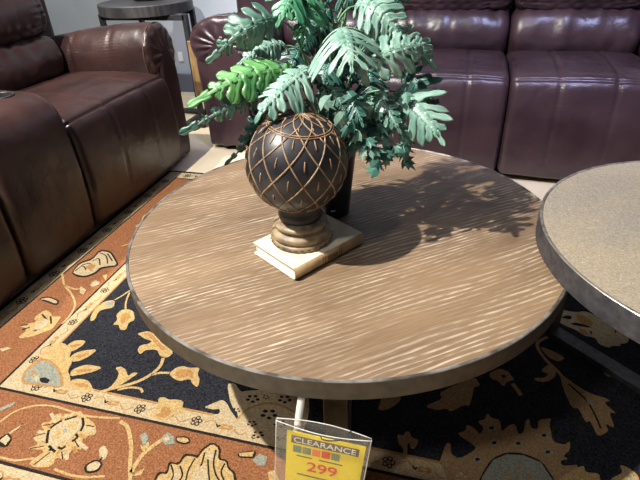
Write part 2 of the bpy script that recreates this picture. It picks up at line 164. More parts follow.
RUG_STROKES = [
('G',1,0.006,[(-1.068,1.182),(-1.051,1.135),(-1.027,1.095)]),
('G',1,0.006,[(-1.073,1.193),(-1.087,1.152),(-1.096,1.133)]),
('G',1,0.010,[(-0.781,0.919),(-0.772,0.887),(-0.781,0.852),(-0.81,0.814),(-0.861,0.779),(-0.888,0.76)]),
('G',1,0.008,[(-0.78,0.85),(-0.758,0.863),(-0.731,0.869)]),
('G',1,0.007,[(-0.844,0.778),(-0.814,0.794),(-0.783,0.797),(-0.769,0.786)]),
('O',2,0.006,[(-0.472,0.765),(-0.459,0.799),(-0.421,0.829),(-0.378,0.834),(-0.329,0.819)]),
('T',1,0.012,[(0.225,1.051),(0.236,1.032),(0.245,1.014)]),
('T',1,0.010,[(0.35,1.275),(0.318,1.249),(0.304,1.227),(0.308,1.196),(0.323,1.164),(0.349,1.126),(0.365,1.098)]),
('K',2,0.004,[(0.477,1.147),(0.518,1.16)]),
('K',2,0.005,[(0.371,1.084),(0.394,1.056),(0.41,1.032),(0.422,0.99),(0.428,0.95)]),
('B',2,0.008,[(0.459,0.841),(0.465,0.83),(0.47,0.819)]),
('K',4,0.006,[(-0.918,0.583),(-0.931,0.6),(-0.941,0.618)]),
('K',4,0.006,[(-0.941,0.624),(-0.936,0.639),(-0.928,0.651)]),
('K',4,0.006,[(-0.879,0.672),(-0.863,0.654),(-0.857,0.635)]),
('K',4,0.006,[(-0.863,0.624),(-0.853,0.616),(-0.858,0.603)]),
('K',4,0.006,[(-0.865,0.587),(-0.87,0.579),(-0.882,0.58)]),
('K',4,0.006,[(-0.88,0.567),(-0.892,0.571),(-0.896,0.568)]),
('K',4,0.006,[(-0.908,0.577),(-0.898,0.574),(-0.897,0.566)]),
('K',4,0.006,[(-0.922,0.655),(-0.909,0.664),(-0.898,0.673)]),
('O',2,0.009,[(-0.854,0.624),(-0.827,0.621)]),
('C',2,0.009,[(-0.845,0.606),(-0.806,0.593)]),
('O',2,0.009,[(-0.845,0.591),(-0.826,0.577)]),
('C',2,0.009,[(-0.853,0.58),(-0.836,0.555)]),
('O',2,0.009,[(-0.869,0.577),(-0.872,0.562)]),
('C',2,0.009,[(-0.889,0.58),(-0.906,0.561)]),
('O',2,0.009,[(-0.909,0.591),(-0.933,0.586)]),
('C',2,0.009,[(-0.927,0.606),(-0.968,0.608)]),
('O',2,0.009,[(-0.937,0.624),(-0.965,0.635)]),
('C',2,0.009,[(-0.938,0.641),(-0.974,0.665)]),
('O',2,0.009,[(-0.93,0.652),(-0.94,0.671)]),
('C',2,0.009,[(-0.913,0.656),(-0.914,0.685)]),
('O',2,0.009,[(-0.892,0.652),(-0.877,0.663)]),
('C',2,0.009,[(-0.871,0.64),(-0.838,0.651)]),
('K',2,0.003,[(-0.968,0.591),(-0.944,0.607)]),
('K',2,0.003,[(-0.95,0.56),(-0.92,0.574)]),
('K',2,0.003,[(-0.907,0.524),(-0.892,0.562)]),
('K',2,0.003,[(-0.967,0.626),(-0.942,0.639)]),
('K',2,0.003,[(-0.864,0.571),(-0.847,0.554)]),
('K',2,0.003,[(-0.853,0.607),(-0.831,0.593)]),
('K',2,0.003,[(-0.854,0.653),(-0.83,0.656)]),
('G',1,0.006,[(-1.089,0.517),(-1.097,0.572),(-1.09,0.609),(-1.076,0.647),(-1.039,0.675),(-0.988,0.687),(-0.931,0.684),(-0.863,0.681),(-0.78,0.695)]),
('G',1,0.006,[(-1.057,0.514),(-1.006,0.521),(-0.963,0.523),(-0.92,0.539)]),
('G',1,0.006,[(-0.85,0.527),(-0.808,0.523),(-0.764,0.526),(-0.717,0.54)]),
('K',3,0.004,[(-0.754,0.582),(-0.755,0.571)]),
('G',1,0.010,[(-0.774,0.686),(-0.743,0.674),(-0.704,0.63),(-0.678,0.586),(-0.645,0.535)]),
('G',1,0.011,[(-0.661,0.563),(-0.66,0.612),(-0.638,0.657),(-0.619,0.673)]),
('K',3,0.004,[(-0.577,0.604),(-0.558,0.582),(-0.557,0.563)]),
('K',3,0.004,[(-0.554,0.606),(-0.537,0.587),(-0.537,0.568)]),
('K',3,0.004,[(-0.528,0.633),(-0.529,0.602),(-0.521,0.571)]),
('K',3,0.004,[(-0.512,0.654),(-0.505,0.621),(-0.51,0.597)]),
('K',3,0.004,[(-0.488,0.667),(-0.479,0.635),(-0.464,0.611),(-0.442,0.591)]),
('K',3,0.004,[(-0.451,0.638),(-0.45,0.615),(-0.431,0.593)]),
('K',3,0.004,[(-0.504,0.667),(-0.495,0.637),(-0.466,0.585)]),
('K',3,0.005,[(-1.355,1.254),(-1.348,1.29),(-1.317,1.271)]),
('K',3,0.005,[(-1.356,1.293),(-1.329,1.311),(-1.292,1.268)]),
('K',3,0.005,[(-1.331,1.328),(-1.317,1.349),(-1.282,1.309)]),
('K',3,0.005,[(-1.338,1.387),(-1.298,1.371),(-1.26,1.326)]),
('K',3,0.005,[(-1.304,1.388),(-1.251,1.345)]),
('G',1,0.007,[(-1.406,1.243),(-1.368,1.202),(-1.333,1.168),(-1.274,1.13),(-1.218,1.078),(-1.197,1.022),(-1.196,0.983)]),
('G',1,0.007,[(-1.333,1.168),(-1.279,1.157),(-1.255,1.168)]),
('K',2,0.006,[(-1.328,0.944),(-1.306,0.954)]),
('K',2,0.006,[(-1.307,0.93),(-1.289,0.943)]),
('K',2,0.006,[(-1.297,1.009),(-1.26,0.988)]),
('K',2,0.006,[(-1.263,0.931),(-1.245,0.953)]),
('K',2,0.006,[(-1.261,1.007),(-1.231,0.975)]),
]
LEAVES = [
((-0.379,1.062,0.931),(-0.481,0.943,0.883),0.042,0.035,-35,0),
((-0.339,1.015,0.842),(-0.47,0.853,0.828),0.050,0.020,-10,2),
((-0.376,1.076,0.881),(-0.437,0.983,0.867),0.032,0.012,-10,1),
((-0.386,0.965,0.804),(-0.493,0.833,0.776),0.024,0.022,-40,0),
((-0.393,0.976,0.776),(-0.436,0.87,0.703),0.026,0.020,-60,3),
((-0.306,1.007,0.853),(-0.365,0.882,0.798),0.066,0.008,5,1),
((-0.247,1.057,0.919),(-0.207,0.972,0.867),0.092,0.012,0,1),
((-0.235,1.147,0.95),(-0.126,1.103,0.887),0.055,0.028,15,1),
((-0.206,1.03,0.846),(-0.078,1.096,0.881),0.056,0.018,20,1),
((-0.162,1.191,0.887),(-0.066,1.148,0.834),0.040,0.012,30,0),
((-0.134,1.089,0.787),(-0.032,0.993,0.729),0.068,0.012,15,1),
((-0.129,1.178,0.808),(-0.043,1.104,0.743),0.045,0.016,35,3),
((-0.337,1.126,0.995),(-0.357,1.008,0.943),0.060,0.012,0,4),
((-0.32,1.109,0.982),(-0.329,1.051,0.894),0.045,0.012,0,4),
((-0.208,1.238,0.995),(-0.143,1.201,0.939),0.060,0.020,20,3),
((-0.282,1.184,1.016),(-0.243,1.146,0.954),0.060,0.010,0,3),
((-0.445,1.107,0.843),(-0.443,1.044,0.77),0.040,0.012,-20,3),
((-0.277,1.078,0.849),(-0.282,1.021,0.801),0.040,0.010,0,3),
((-0.173,1.06,0.781),(-0.115,0.992,0.742),0.035,0.010,20,0),
((-0.266,1.027,0.808),(-0.224,0.984,0.772),0.026,0.010,10,0),
((-0.232,1.032,0.795),(-0.187,0.975,0.756),0.034,0.010,10,3),
((-0.257,1.211,1.032),(-0.332,1.153,1.074),0.060,0.020,0,1),
((-0.198,1.302,1.006),(-0.098,1.351,0.979),0.060,0.020,20,1),
((-0.365,1.184,1.046),(-0.437,1.137,1.022),0.060,0.020,-20,1),
((-0.229,1.285,0.901),(-0.203,1.292,0.807),0.060,0.020,0,3),
((-0.308,1.211,0.934),(-0.324,1.152,0.858),0.050,0.020,0,3),
((-0.259,1.143,0.839),(-0.263,1.088,0.792),0.050,0.012,0,3),
((-0.203,1.149,0.817),(-0.187,1.091,0.749),0.050,0.012,10,3),
((-0.363,1.14,0.86),(-0.376,1.078,0.799),0.050,0.012,-10,3),
((-0.236,1.198,0.881),(-0.175,1.175,0.821),0.050,0.012,10,0),
((-0.321,1.184,0.916),(-0.357,1.121,0.86),0.045,0.012,-10,3),
((-0.167,1.082,0.744),(-0.209,1.025,0.697),0.030,0.010,-10,3),
]
IVY = [
((-0.131,1.023,0.732),0.019),
((-0.206,1.003,0.802),0.034),
((-0.26,1.083,0.717),0.032),
((-0.22,1.054,0.72),0.019),
((-0.15,0.996,0.687),0.032),
((-0.188,1.008,0.745),0.023),
((-0.238,1.069,0.767),0.025),
((-0.256,1.069,0.74),0.026),
((-0.261,1.097,0.778),0.019),
((-0.105,1.019,0.729),0.03),
((-0.154,1.015,0.741),0.028),
((-0.153,1.025,0.712),0.031),
((-0.21,1.006,0.69),0.029),
((-0.104,1.05,0.649),0.031),
((-0.147,1.017,0.682),0.027),
((-0.106,1.048,0.754),0.018),
((-0.171,1.067,0.647),0.023),
((-0.225,1.093,0.771),0.031),
((-0.191,1.049,0.758),0.027),
((-0.125,1.053,0.757),0.019),
((-0.267,1.08,0.732),0.032),
((-0.209,1.068,0.687),0.023),
((-0.219,1.056,0.703),0.026),
((-0.153,1.013,0.807),0.02),
((-0.248,1.014,0.797),0.028),
((-0.223,1.029,0.747),0.029),
((-0.112,1.08,0.735),0.023),
((-0.147,1.023,0.728),0.026),
((-0.136,1.075,0.788),0.026),
((-0.15,1.052,0.719),0.026),
((-0.248,1.045,0.712),0.021),
((-0.137,1.0,0.673),0.025),
((-0.278,1.011,0.801),0.032),
((-0.153,1.007,0.775),0.021),
((-0.193,1.031,0.721),0.022),
((-0.118,1.09,0.757),0.022),
((-0.243,1.098,0.766),0.024),
((-0.286,1.004,0.797),0.025),
((-0.093,1.004,0.685),0.028),
((-0.143,1.069,0.745),0.026),
((-0.139,1.029,0.682),0.024),
((-0.21,0.991,0.761),0.022),
((-0.303,1.079,0.76),0.02),
((-0.11,1.057,0.781),0.031),
((-0.235,1.002,0.739),0.032),
((-0.216,1.046,0.683),0.021),
((-0.214,1.061,0.734),0.031),
((-0.207,1.04,0.789),0.033),
((-0.183,1.043,0.708),0.031),
((-0.112,1.099,0.764),0.026),
((-0.124,1.067,0.775),0.022),
((-0.138,1.085,0.728),0.018),
((-0.1,1.009,0.715),0.029),
((-0.213,1.005,0.803),0.021),
((-0.136,1.097,0.748),0.018),
((-0.232,0.993,0.727),0.034),
((-0.176,1.013,0.724),0.03),
((-0.186,1.094,0.771),0.029),
((-0.163,1.032,0.765),0.026),
((-0.176,1.027,0.777),0.032),
((-0.111,1.017,0.693),0.027),
((-0.179,0.981,0.711),0.021),
((-0.225,0.994,0.775),0.023),
((-0.279,1.001,0.765),0.02),
((-0.098,1.024,0.672),0.019),
((-0.196,1.071,0.733),0.03),
((-0.212,1.095,0.746),0.032),
((-0.107,1.036,0.8),0.025),
((-0.14,1.047,0.717),0.022),
((-0.167,0.985,0.679),0.02),
((-0.221,0.997,0.745),0.029),
((-0.231,1.023,0.731),0.021),
((-0.127,1.023,0.774),0.026),
((-0.108,1.071,0.663),0.025),
((-0.207,0.993,0.747),0.019),
((-0.171,0.999,0.681),0.018),
((-0.178,0.974,0.719),0.03),
((-0.168,0.968,0.7),0.03),
((-0.158,0.962,0.681),0.03),
((-0.148,0.954,0.66),0.03),
((-0.194,0.967,0.737),0.03),
((-0.187,0.977,0.704),0.03),
((-0.145,1.017,0.704),0.03),
((-0.108,1.017,0.693),0.03),
((-0.124,1.031,0.678),0.03),
((-0.209,0.96,0.756),0.03),
((-0.229,0.941,0.778),0.03),
((-0.261,0.943,0.808),0.03),
((-0.288,0.967,0.808),0.03),
]
scene = bpy.context.scene
COL = scene.collection
R = math.radians

# ------------------------------------------------------------------ materials
def srgb(r, g, b):
    f = lambda c: (c/255/12.92) if c/255 <= .04045 else ((c/255+.055)/1.055)**2.4
    return (f(r), f(g), f(b), 1)

def mat_new(name):
    m = bpy.data.materials.new(name); m.use_nodes = True
    nt = m.node_tree; nt.nodes.clear()
    out = nt.nodes.new('ShaderNodeOutputMaterial')
    b = nt.nodes.new('ShaderNodeBsdfPrincipled')
    nt.links.new(b.outputs[0], out.inputs[0])
    return m, nt, b

def noise_mat(name, c1, c2, scale=20, rough=.5, bump=0, bscale=200, metal=0, stretch=(1, 1, 1), rot=0, detail=4, bdist=.001, lo=.35, hi=.65, spec=.5, coat=0):
    m, nt, b = mat_new(name); N, L = nt.nodes, nt.links
    tc = N.new('ShaderNodeTexCoord'); mp = N.new('ShaderNodeMapping')
    mp.inputs['Scale'].default_value = stretch; mp.inputs['Rotation'].default_value = (0, 0, rot)
    L.new(tc.outputs['Object'], mp.inputs[0])
    n = N.new('ShaderNodeTexNoise'); n.inputs['Scale'].default_value = scale; n.inputs['Detail'].default_value = detail
    L.new(mp.outputs[0], n.inputs[0])
    r = N.new('ShaderNodeValToRGB'); r.color_ramp.elements[0].position = lo; r.color_ramp.elements[1].position = hi
    r.color_ramp.elements[0].color = c1; r.color_ramp.elements[1].color = c2
    L.new(n.outputs[0], r.inputs[0]); L.new(r.outputs[0], b.inputs['Base Color'])
    b.inputs['Roughness'].default_value = rough; b.inputs['Metallic'].default_value = metal
    b.inputs['Specular IOR Level'].default_value = spec; b.inputs['Coat Weight'].default_value = coat
    if bump:
        n2 = N.new('ShaderNodeTexNoise'); n2.inputs['Scale'].default_value = bscale; n2.inputs['Detail'].default_value = 5
        L.new(tc.outputs['Object'], n2.inputs[0])
        bp = N.new('ShaderNodeBump'); bp.inputs['Strength'].default_value = bump; bp.inputs['Distance'].default_value = bdist
        L.new(n2.outputs[0], bp.inputs['Height']); L.new(bp.outputs[0], b.inputs['Normal'])
    return m

def leather(name, c1, c2, rough=.38):
    m, nt, b = mat_new(name); N, L = nt.nodes, nt.links
    tc = N.new('ShaderNodeTexCoord')
    n = N.new('ShaderNodeTexNoise'); n.inputs['Scale'].default_value = 5; n.inputs['Detail'].default_value = 6
    L.new(tc.outputs['Object'], n.inputs[0])
    r = N.new('ShaderNodeValToRGB'); r.color_ramp.elements[0].color = c1; r.color_ramp.elements[1].color = c2
    r.color_ramp.elements[0].position = .35; r.color_ramp.elements[1].position = .7
    L.new(n.outputs[0], r.inputs[0]); L.new(r.outputs[0], b.inputs['Base Color'])
    rr = N.new('ShaderNodeMapRange'); rr.inputs['To Min'].default_value = rough-.06; rr.inputs['To Max'].default_value = rough+.1
    L.new(n.outputs[0], rr.inputs[0]); L.new(rr.outputs[0], b.inputs['Roughness'])
    v = N.new('ShaderNodeTexVoronoi'); v.inputs['Scale'].default_value = 260
    L.new(tc.outputs['Object'], v.inputs[0])
    n2 = N.new('ShaderNodeTexNoise'); n2.inputs['Scale'].default_value = 16; n2.inputs['Detail'].default_value = 5; n2.inputs['Distortion'].default_value = .8
    L.new(tc.outputs['Object'], n2.inputs[0])
    b1 = N.new('ShaderNodeBump'); b1.inputs['Strength'].default_value = .25; b1.inputs['Distance'].default_value = .001
    L.new(v.outputs[0], b1.inputs['Height'])
    b2 = N.new('ShaderNodeBump'); b2.inputs['Strength'].default_value = .35; b2.inputs['Distance'].default_value = .008
    L.new(n2.outputs[0], b2.inputs['Height']); L.new(b1.outputs[0], b2.inputs['Normal']); L.new(b2.outputs[0], b.inputs['Normal'])
    return m

def wood_top(name, ang):
    m, nt, b = mat_new(name); N, L = nt.nodes, nt.links
    tc = N.new('ShaderNodeTexCoord')
    rot = N.new('ShaderNodeMapping'); rot.inputs['Rotation'].default_value = (0, 0, -ang)
    L.new(tc.outputs['Object'], rot.inputs[0])
    def mapped(sc):
        q = N.new('ShaderNodeMapping'); q.inputs['Scale'].default_value = sc; L.new(rot.outputs[0], q.inputs[0]); return q.outputs[0]
    w = N.new('ShaderNodeTexWave'); w.wave_type = 'BANDS'; w.bands_direction = 'Y'
    w.inputs['Scale'].default_value = 26; w.inputs['Distortion'].default_value = 18; w.inputs['Detail'].default_value = 3
    w.inputs['Detail Scale'].default_value = .26; w.inputs['Detail Roughness'].default_value = .55
    L.new(mapped((.22, 1, 1)), w.inputs[0])
    wr = N.new('ShaderNodeValToRGB'); e = wr.color_ramp.elements
    e[0].position = .58; e[0].color = (0, 0, 0, 1); e[1].position = .95; e[1].color = (1, 1, 1, 1)
    L.new(w.outputs['Fac'], wr.inputs[0])
    f = N.new('ShaderNodeTexNoise'); f.inputs['Scale'].default_value = 1; f.inputs['Detail'].default_value = 5; f.inputs['Roughness'].default_value = .65
    L.new(mapped((15, 230, 15)), f.inputs[0])
    fr = N.new('ShaderNodeValToRGB'); fr.color_ramp.elements[0].position = .42; fr.color_ramp.elements[1].position = .66
    L.new(f.outputs[0], fr.inputs[0])
    big = N.new('ShaderNodeTexNoise'); big.inputs['Scale'].default_value = 3.2; big.inputs['Detail'].default_value = 3
    L.new(mapped((.6, 1.6, 1)), big.inputs[0])
    br = N.new('ShaderNodeValToRGB'); br.color_ramp.elements[0].position = .35; br.color_ramp.elements[1].position = .68
    br.color_ramp.elements[0].color = srgb(96, 76, 57); br.color_ramp.elements[1].color = srgb(134, 109, 82)
    L.new(big.outputs[0], br.inputs[0])
    # fine dark/light streaks
    mx1 = N.new('ShaderNodeMixRGB'); mx1.blend_type = 'MIX'; mx1.inputs[2].default_value = srgb(154, 131, 103)
    s1 = N.new('ShaderNodeMath'); s1.operation = 'MULTIPLY'; s1.inputs[1].default_value = .42
    L.new(fr.outputs[0], s1.inputs[0]); L.new(s1.outputs[0], mx1.inputs[0]); L.new(br.outputs[0], mx1.inputs[1])
    # limed pores along the growth rings
    mul = N.new('ShaderNodeMath'); mul.operation = 'MULTIPLY'
    pm = N.new('ShaderNodeTexNoise'); pm.inputs['Scale'].default_value = 1; pm.inputs['Detail'].default_value = 2
    L.new(mapped((4, 13, 4)), pm.inputs[0])
    pr = N.new('ShaderNodeMapRange'); pr.inputs['From Min'].default_value = .36; pr.inputs['From Max'].default_value = .68
    L.new(pm.outputs[0], pr.inputs[0])
    ad0 = N.new('ShaderNodeMath'); ad0.operation = 'MULTIPLY_ADD'; ad0.inputs[1].default_value = .9; ad0.inputs[2].default_value = .1
    bk_ = N.new('ShaderNodeTexNoise'); bk_.inputs['Scale'].default_value = 1; bk_.inputs['Detail'].default_value = 4
    L.new(mapped((26, 110, 26)), bk_.inputs[0])
    bkr = N.new('ShaderNodeMapRange'); bkr.inputs['From Min'].default_value = .38; bkr.inputs['From Max'].default_value = .62
    L.new(bk_.outputs[0], bkr.inputs[0]); L.new(bkr.outputs[0], ad0.inputs[0])
    ad = N.new('ShaderNodeMath'); ad.operation = 'MULTIPLY'; L.new(ad0.outputs[0], ad.inputs[0]); L.new(pr.outputs[0], ad.inputs[1]); L.new(wr.outputs[0], mul.inputs[0]); L.new(ad.outputs[0], mul.inputs[1])
    mx2 = N.new('ShaderNodeMixRGB'); mx2.inputs[2].default_value = srgb(204, 190, 168)
    s2 = N.new('ShaderNodeMath'); s2.operation = 'MULTIPLY'; s2.inputs[1].default_value = .85
    L.new(mul.outputs[0], s2.inputs[0]); L.new(s2.outputs[0], mx2.inputs[0]); L.new(mx1.outputs[0], mx2.inputs[1])
    L.new(mx2.outputs[0], b.inputs['Base Color']); b.inputs['Roughness'].default_value = .5
    bp = N.new('ShaderNodeBump'); bp.inputs['Strength'].default_value = .3; bp.inputs['Distance'].default_value = .0012
    L.new(f.outputs[0], bp.inputs['Height']); L.new(bp.outputs[0], b.inputs['Normal'])
    return m

M = {}
M['leather'] = leather('brown_leather', srgb(38, 24, 23), srgb(55, 35, 33), .33)
M['leather_lit_blue'] = leather('brown_leather_lit_blue', srgb(46, 32, 37), srgb(62, 45, 49), .31)  # brown leather with the bluish light over this sofa tinted into its colour
M['seam'] = noise_mat('leather_piping', srgb(66, 46, 42), srgb(84, 60, 54), 60, .4)
M['oak'] = wood_top('limed_oak', R(39))
M['rim'] = noise_mat('dark_bronze_metal', srgb(58, 52, 46), srgb(76, 68, 60), 40, .45, .15, 300, .35)
M['rim_worn_lit'] = noise_mat('worn_lit_metal_edge', srgb(84, 79, 74), srgb(150, 144, 136), 24, .4, .1, 300, .4, lo=.38, hi=.62)  # edge wear, plus light catching the rim painted in as a paler tone
M['rim_dark'] = noise_mat('charcoal_metal', srgb(58, 58, 62), srgb(78, 78, 82), 60, .45, .25, 400, .3)
M['stone'] = None
M['black_ball'] = noise_mat('black_lacquer', srgb(30, 30, 34), srgb(54, 53, 56), 25, .38, .15, 60, 0)
M['carved'] = noise_mat('rubbed_tan_carving', srgb(112, 86, 62), srgb(160, 132, 102), 60, .5, .2, 300)
M['foot'] = noise_mat('antique_gold_brown', srgb(96, 80, 58), srgb(158, 138, 108), 35, .5, .3, 120)
M['foot_dark'] = noise_mat('antique_brown_groove', srgb(52, 38, 28), srgb(84, 64, 46), 60, .5)
M['cover'] = noise_mat('cream_book_cloth', srgb(214, 200, 172), srgb(226, 213, 188), 40, .65, .2, 600)
M['spine'] = noise_mat('tan_book_spine', srgb(166, 138, 100), srgb(188, 160, 122), 40, .65, .2, 500)
M['pages'] = noise_mat('page_block', srgb(226, 220, 206), srgb(244, 240, 230), 1, .8, 0, stretch=(1, 1, 900))
M['spine_ink'] = noise_mat('spine_stamping', srgb(84, 62, 42), srgb(112, 86, 60), 40, .5)
M['pot'] = noise_mat('black_planter', srgb(18, 20, 30), srgb(28, 30, 42), 12, .35)
M['soil'] = noise_mat('dark_moss', srgb(28, 24, 18), srgb(52, 44, 32), 90, .9, .8, 120, bdist=.004)
M['mark'] = noise_mat('pale_label', srgb(200, 200, 205), srgb(215, 215, 218), 10, .5)
LEAF = [noise_mat('leaf_blue_green', srgb(66, 106, 92), srgb(108, 146, 130), 22, .38, .25, 90, bdist=.002, spec=.6),
        noise_mat('leaf_pale', srgb(92, 130, 116), srgb(146, 180, 164), 22, .38, .25, 90, bdist=.002, spec=.6),
        noise_mat('leaf_bright_green', srgb(62, 122, 66), srgb(108, 166, 98), 22, .38, .25, 90, bdist=.002, spec=.6),
        noise_mat('leaf_deep', srgb(32, 74, 68), srgb(66, 112, 100), 22, .38, .25, 90, bdist=.002, spec=.6),
        noise_mat('leaf_mid_green', srgb(40, 104, 74), srgb(80, 146, 108), 22, .38, .25, 90, bdist=.002, spec=.6)]
M['vein'] = noise_mat('leaf_vein', srgb(124, 156, 134), srgb(152, 180, 158), 30, .5)
M['stalk'] = noise_mat('leaf_stalk_green', srgb(66, 104, 74), srgb(104, 142, 104), 30, .5)
M['floor'] = noise_mat('sandy_floor', srgb(196, 180, 150), srgb(212, 198, 170), 3, .55, .1, 60)
M['wall'] = noise_mat('pale_grey_wall', srgb(176, 184, 190), srgb(188, 194, 199), 2, .85, .1, 200)
M['base'] = noise_mat('slate_baseboard', srgb(84, 90, 98), srgb(98, 104, 110), 6, .6)
M['iron'] = noise_mat('black_iron', srgb(34, 35, 38), srgb(52, 52, 56), 40, .45, .2, 300, .2)
M['dark_oak'] = noise_mat('dark_stained_oak', srgb(38, 38, 41), srgb(66, 63, 64), 8, .5, .2, 200, stretch=(1, 12, 1))
M['pine'] = noise_mat('rustic_wood', srgb(112, 84, 50), srgb(178, 144, 98), 9, .6, .3, 80, stretch=(3, 3, .8))
M['black'] = noise_mat('black_ceramic', srgb(14, 14, 16), srgb(26, 26, 28), 20, .35)
M['white'] = noise_mat('white_plastic', srgb(232, 232, 230), srgb(240, 240, 238), 10, .5)
M['yellow'] = noise_mat('yellow_card', srgb(254, 224, 10), srgb(255, 230, 18), 8, .6)
M['grey_ink'] = noise_mat('grey_brown_ink', srgb(104, 88, 62), srgb(116, 98, 72), 20, .6)
M['white_ink'] = noise_mat('white_ink', srgb(238, 232, 214), srgb(246, 240, 226), 20, .6)
M['red_ink'] = noise_mat('red_ink', srgb(226, 62, 28), srgb(236, 74, 34), 20, .6)
M['teal_ink'] = noise_mat('teal_ink', srgb(120, 140, 108), srgb(134, 154, 120), 20, .6)
M['olive_ink'] = noise_mat('olive_ink', srgb(126, 132, 84), srgb(140, 146, 96), 20, .6)
M['orange_ink'] = noise_mat('orange_ink', srgb(240, 120, 34), srgb(246, 132, 44), 20, .6)
M['black_ink'] = noise_mat('dark_ink', srgb(92, 80, 30), srgb(104, 90, 36), 20, .6)

def stone_mat():
    m, nt, b = mat_new('speckled_stone'); N, L = nt.nodes, nt.links
    tc = N.new('ShaderNodeTexCoord')
    n = N.new('ShaderNodeTexNoise'); n.inputs['Scale'].default_value = 240; n.inputs['Detail'].default_value = 4; n.inputs['Roughness'].default_value = .7
    g = N.new('ShaderNodeTexNoise'); g.inputs['Scale'].default_value = 5; g.inputs['Detail'].default_value = 4
    for q in (n, g): L.new(tc.outputs['Object'], q.inputs[0])
    r = N.new('ShaderNodeValToRGB'); r.color_ramp.elements[0].position = .36; r.color_ramp.elements[1].position = .66
    r.color_ramp.elements[0].color = srgb(104, 96, 86); r.color_ramp.elements[1].color = srgb(186, 176, 158)
    r2 = N.new('ShaderNodeValToRGB'); r2.color_ramp.elements[0].position = .35; r2.color_ramp.elements[1].position = .65
    r2.color_ramp.elements[0].color = srgb(136, 130, 124); r2.color_ramp.elements[1].color = srgb(164, 148, 122)
    L.new(n.outputs[0], r.inputs[0]); L.new(g.outputs[0], r2.inputs[0])
    mx = N.new('ShaderNodeMixRGB'); mx.inputs[0].default_value = .5
    L.new(r.outputs[0], mx.inputs[1]); L.new(r2.outputs[0], mx.inputs[2])
    v = N.new('ShaderNodeTexVoronoi'); v.inputs['Scale'].default_value = 60; L.new(tc.outputs['Object'], v.inputs[0])
    vr = N.new('ShaderNodeValToRGB'); vr.color_ramp.elements[0].position = .05; vr.color_ramp.elements[1].position = .09
    vr.color_ramp.elements[0].color = (1, 1, 1, 1); vr.color_ramp.elements[1].color = (0, 0, 0, 1)
    L.new(v.outputs['Distance'], vr.inputs[0])
    ms = N.new('ShaderNodeMixRGB'); ms.inputs[2].default_value = srgb(214, 208, 196)
    L.new(vr.outputs[0], ms.inputs[0]); L.new(mx.outputs[0], ms.inputs[1])
    L.new(ms.outputs[0], b.inputs['Base Color']); b.inputs['Roughness'].default_value = .5
    bp = N.new('ShaderNodeBump'); bp.inputs['Strength'].default_value = .2; bp.inputs['Distance'].default_value = .001
    L.new(n.outputs[0], bp.inputs['Height']); L.new(bp.outputs[0], b.inputs['Normal'])
    return m
M['stone'] = stone_mat()

def clear_plastic():
    m = bpy.data.materials.new('clear_vinyl'); m.use_nodes = True; nt = m.node_tree; nt.nodes.clear(); N, L = nt.nodes, nt.links
    out = N.new('ShaderNodeOutputMaterial'); t = N.new('ShaderNodeBsdfTransparent'); p = N.new('ShaderNodeBsdfPrincipled')
    p.inputs['Base Color'].default_value = srgb(226, 224, 216); p.inputs['Roughness'].default_value = .2
    n = N.new('ShaderNodeTexNoise'); n.inputs['Scale'].default_value = 14
    r = N.new('ShaderNodeMapRange'); r.inputs['To Min'].default_value = .03; r.inputs['To Max'].default_value = .11
    mx = N.new('ShaderNodeMixShader'); L.new(n.outputs[0], r.inputs[0]); L.new(r.outputs[0], mx.inputs[0])
    L.new(t.outputs[0], mx.inputs[1]); L.new(p.outputs[0], mx.inputs[2]); L.new(mx.outputs[0], out.inputs[0])
    return m
M['vinyl'] = clear_plastic()

def pile(name, c1, c2):
    return noise_mat(name, c1, c2, 240, .95, .9, 300, bdist=.004, lo=.32, hi=.72, spec=.1)
RUGM = {'N': pile('navy_pile', srgb(13, 14, 18), srgb(56, 57, 63)), 'A': pile('rust_pile', srgb(106, 66, 41), srgb(162, 110, 76)),
        'C': pile('cream_pile', srgb(152, 134, 102), srgb(202, 182, 146)), 'G': pile('pale_gold_pile', srgb(152, 124, 78), srgb(202, 174, 122)),
        'O': pile('ochre_pile', srgb(142, 102, 58), srgb(184, 142, 90)), 'T': pile('camel_pile', srgb(132, 104, 72), srgb(172, 142, 104)),
        'B': pile('sage_grey_pile', srgb(112, 116, 106), srgb(160, 160, 142)), 'K': pile('black_pile', srgb(22, 20, 22), srgb(52, 46, 42))}

# ------------------------------------------------------------------ helpers
def tag(o, label, cat, group=None, kind=None):
    o['label'] = label; o['category'] = cat
    if group: o['group'] = group
    if kind: o['kind'] = kind
    return o

def empty(name, loc=(0, 0, 0), rz=0):
    o = bpy.data.objects.new(name, None); COL.objects.link(o); o.location = loc; o.rotation_euler = (0, 0, rz)
    o.empty_display_size = .05
    return o

def link(name, me, parent=None, mats=(), smooth=True, loc=None):
    if smooth:
        for p in me.polygons: p.use_smooth = True
    o = bpy.data.objects.new(name, me); COL.objects.link(o)
    for m in mats: me.materials.append(m)
    if parent: o.parent = parent
    if loc: o.location = loc
    return o

def from_data(name, verts, faces, mats, parent=None, smooth=True, mi=None, loc=None):
    me = bpy.data.meshes.new(name); me.from_pydata([tuple(v) for v in verts], [], faces); me.update()
    if mi: me.polygons.foreach_set('material_index', mi)
    bm = bmesh.new(); bm.from_mesh(me); bmesh.ops.recalc_face_normals(bm, faces=bm.faces); bm.to_mesh(me); bm.free()
    return link(name, me, parent, mats, smooth, loc)

def from_bm(name, bm, mats, parent=None, smooth=False, loc=None):
    bmesh.ops.recalc_face_normals(bm, faces=bm.faces)
    me = bpy.data.meshes.new(name); bm.to_mesh(me); bm.free()
    return link(name, me, parent, mats, smooth, loc)

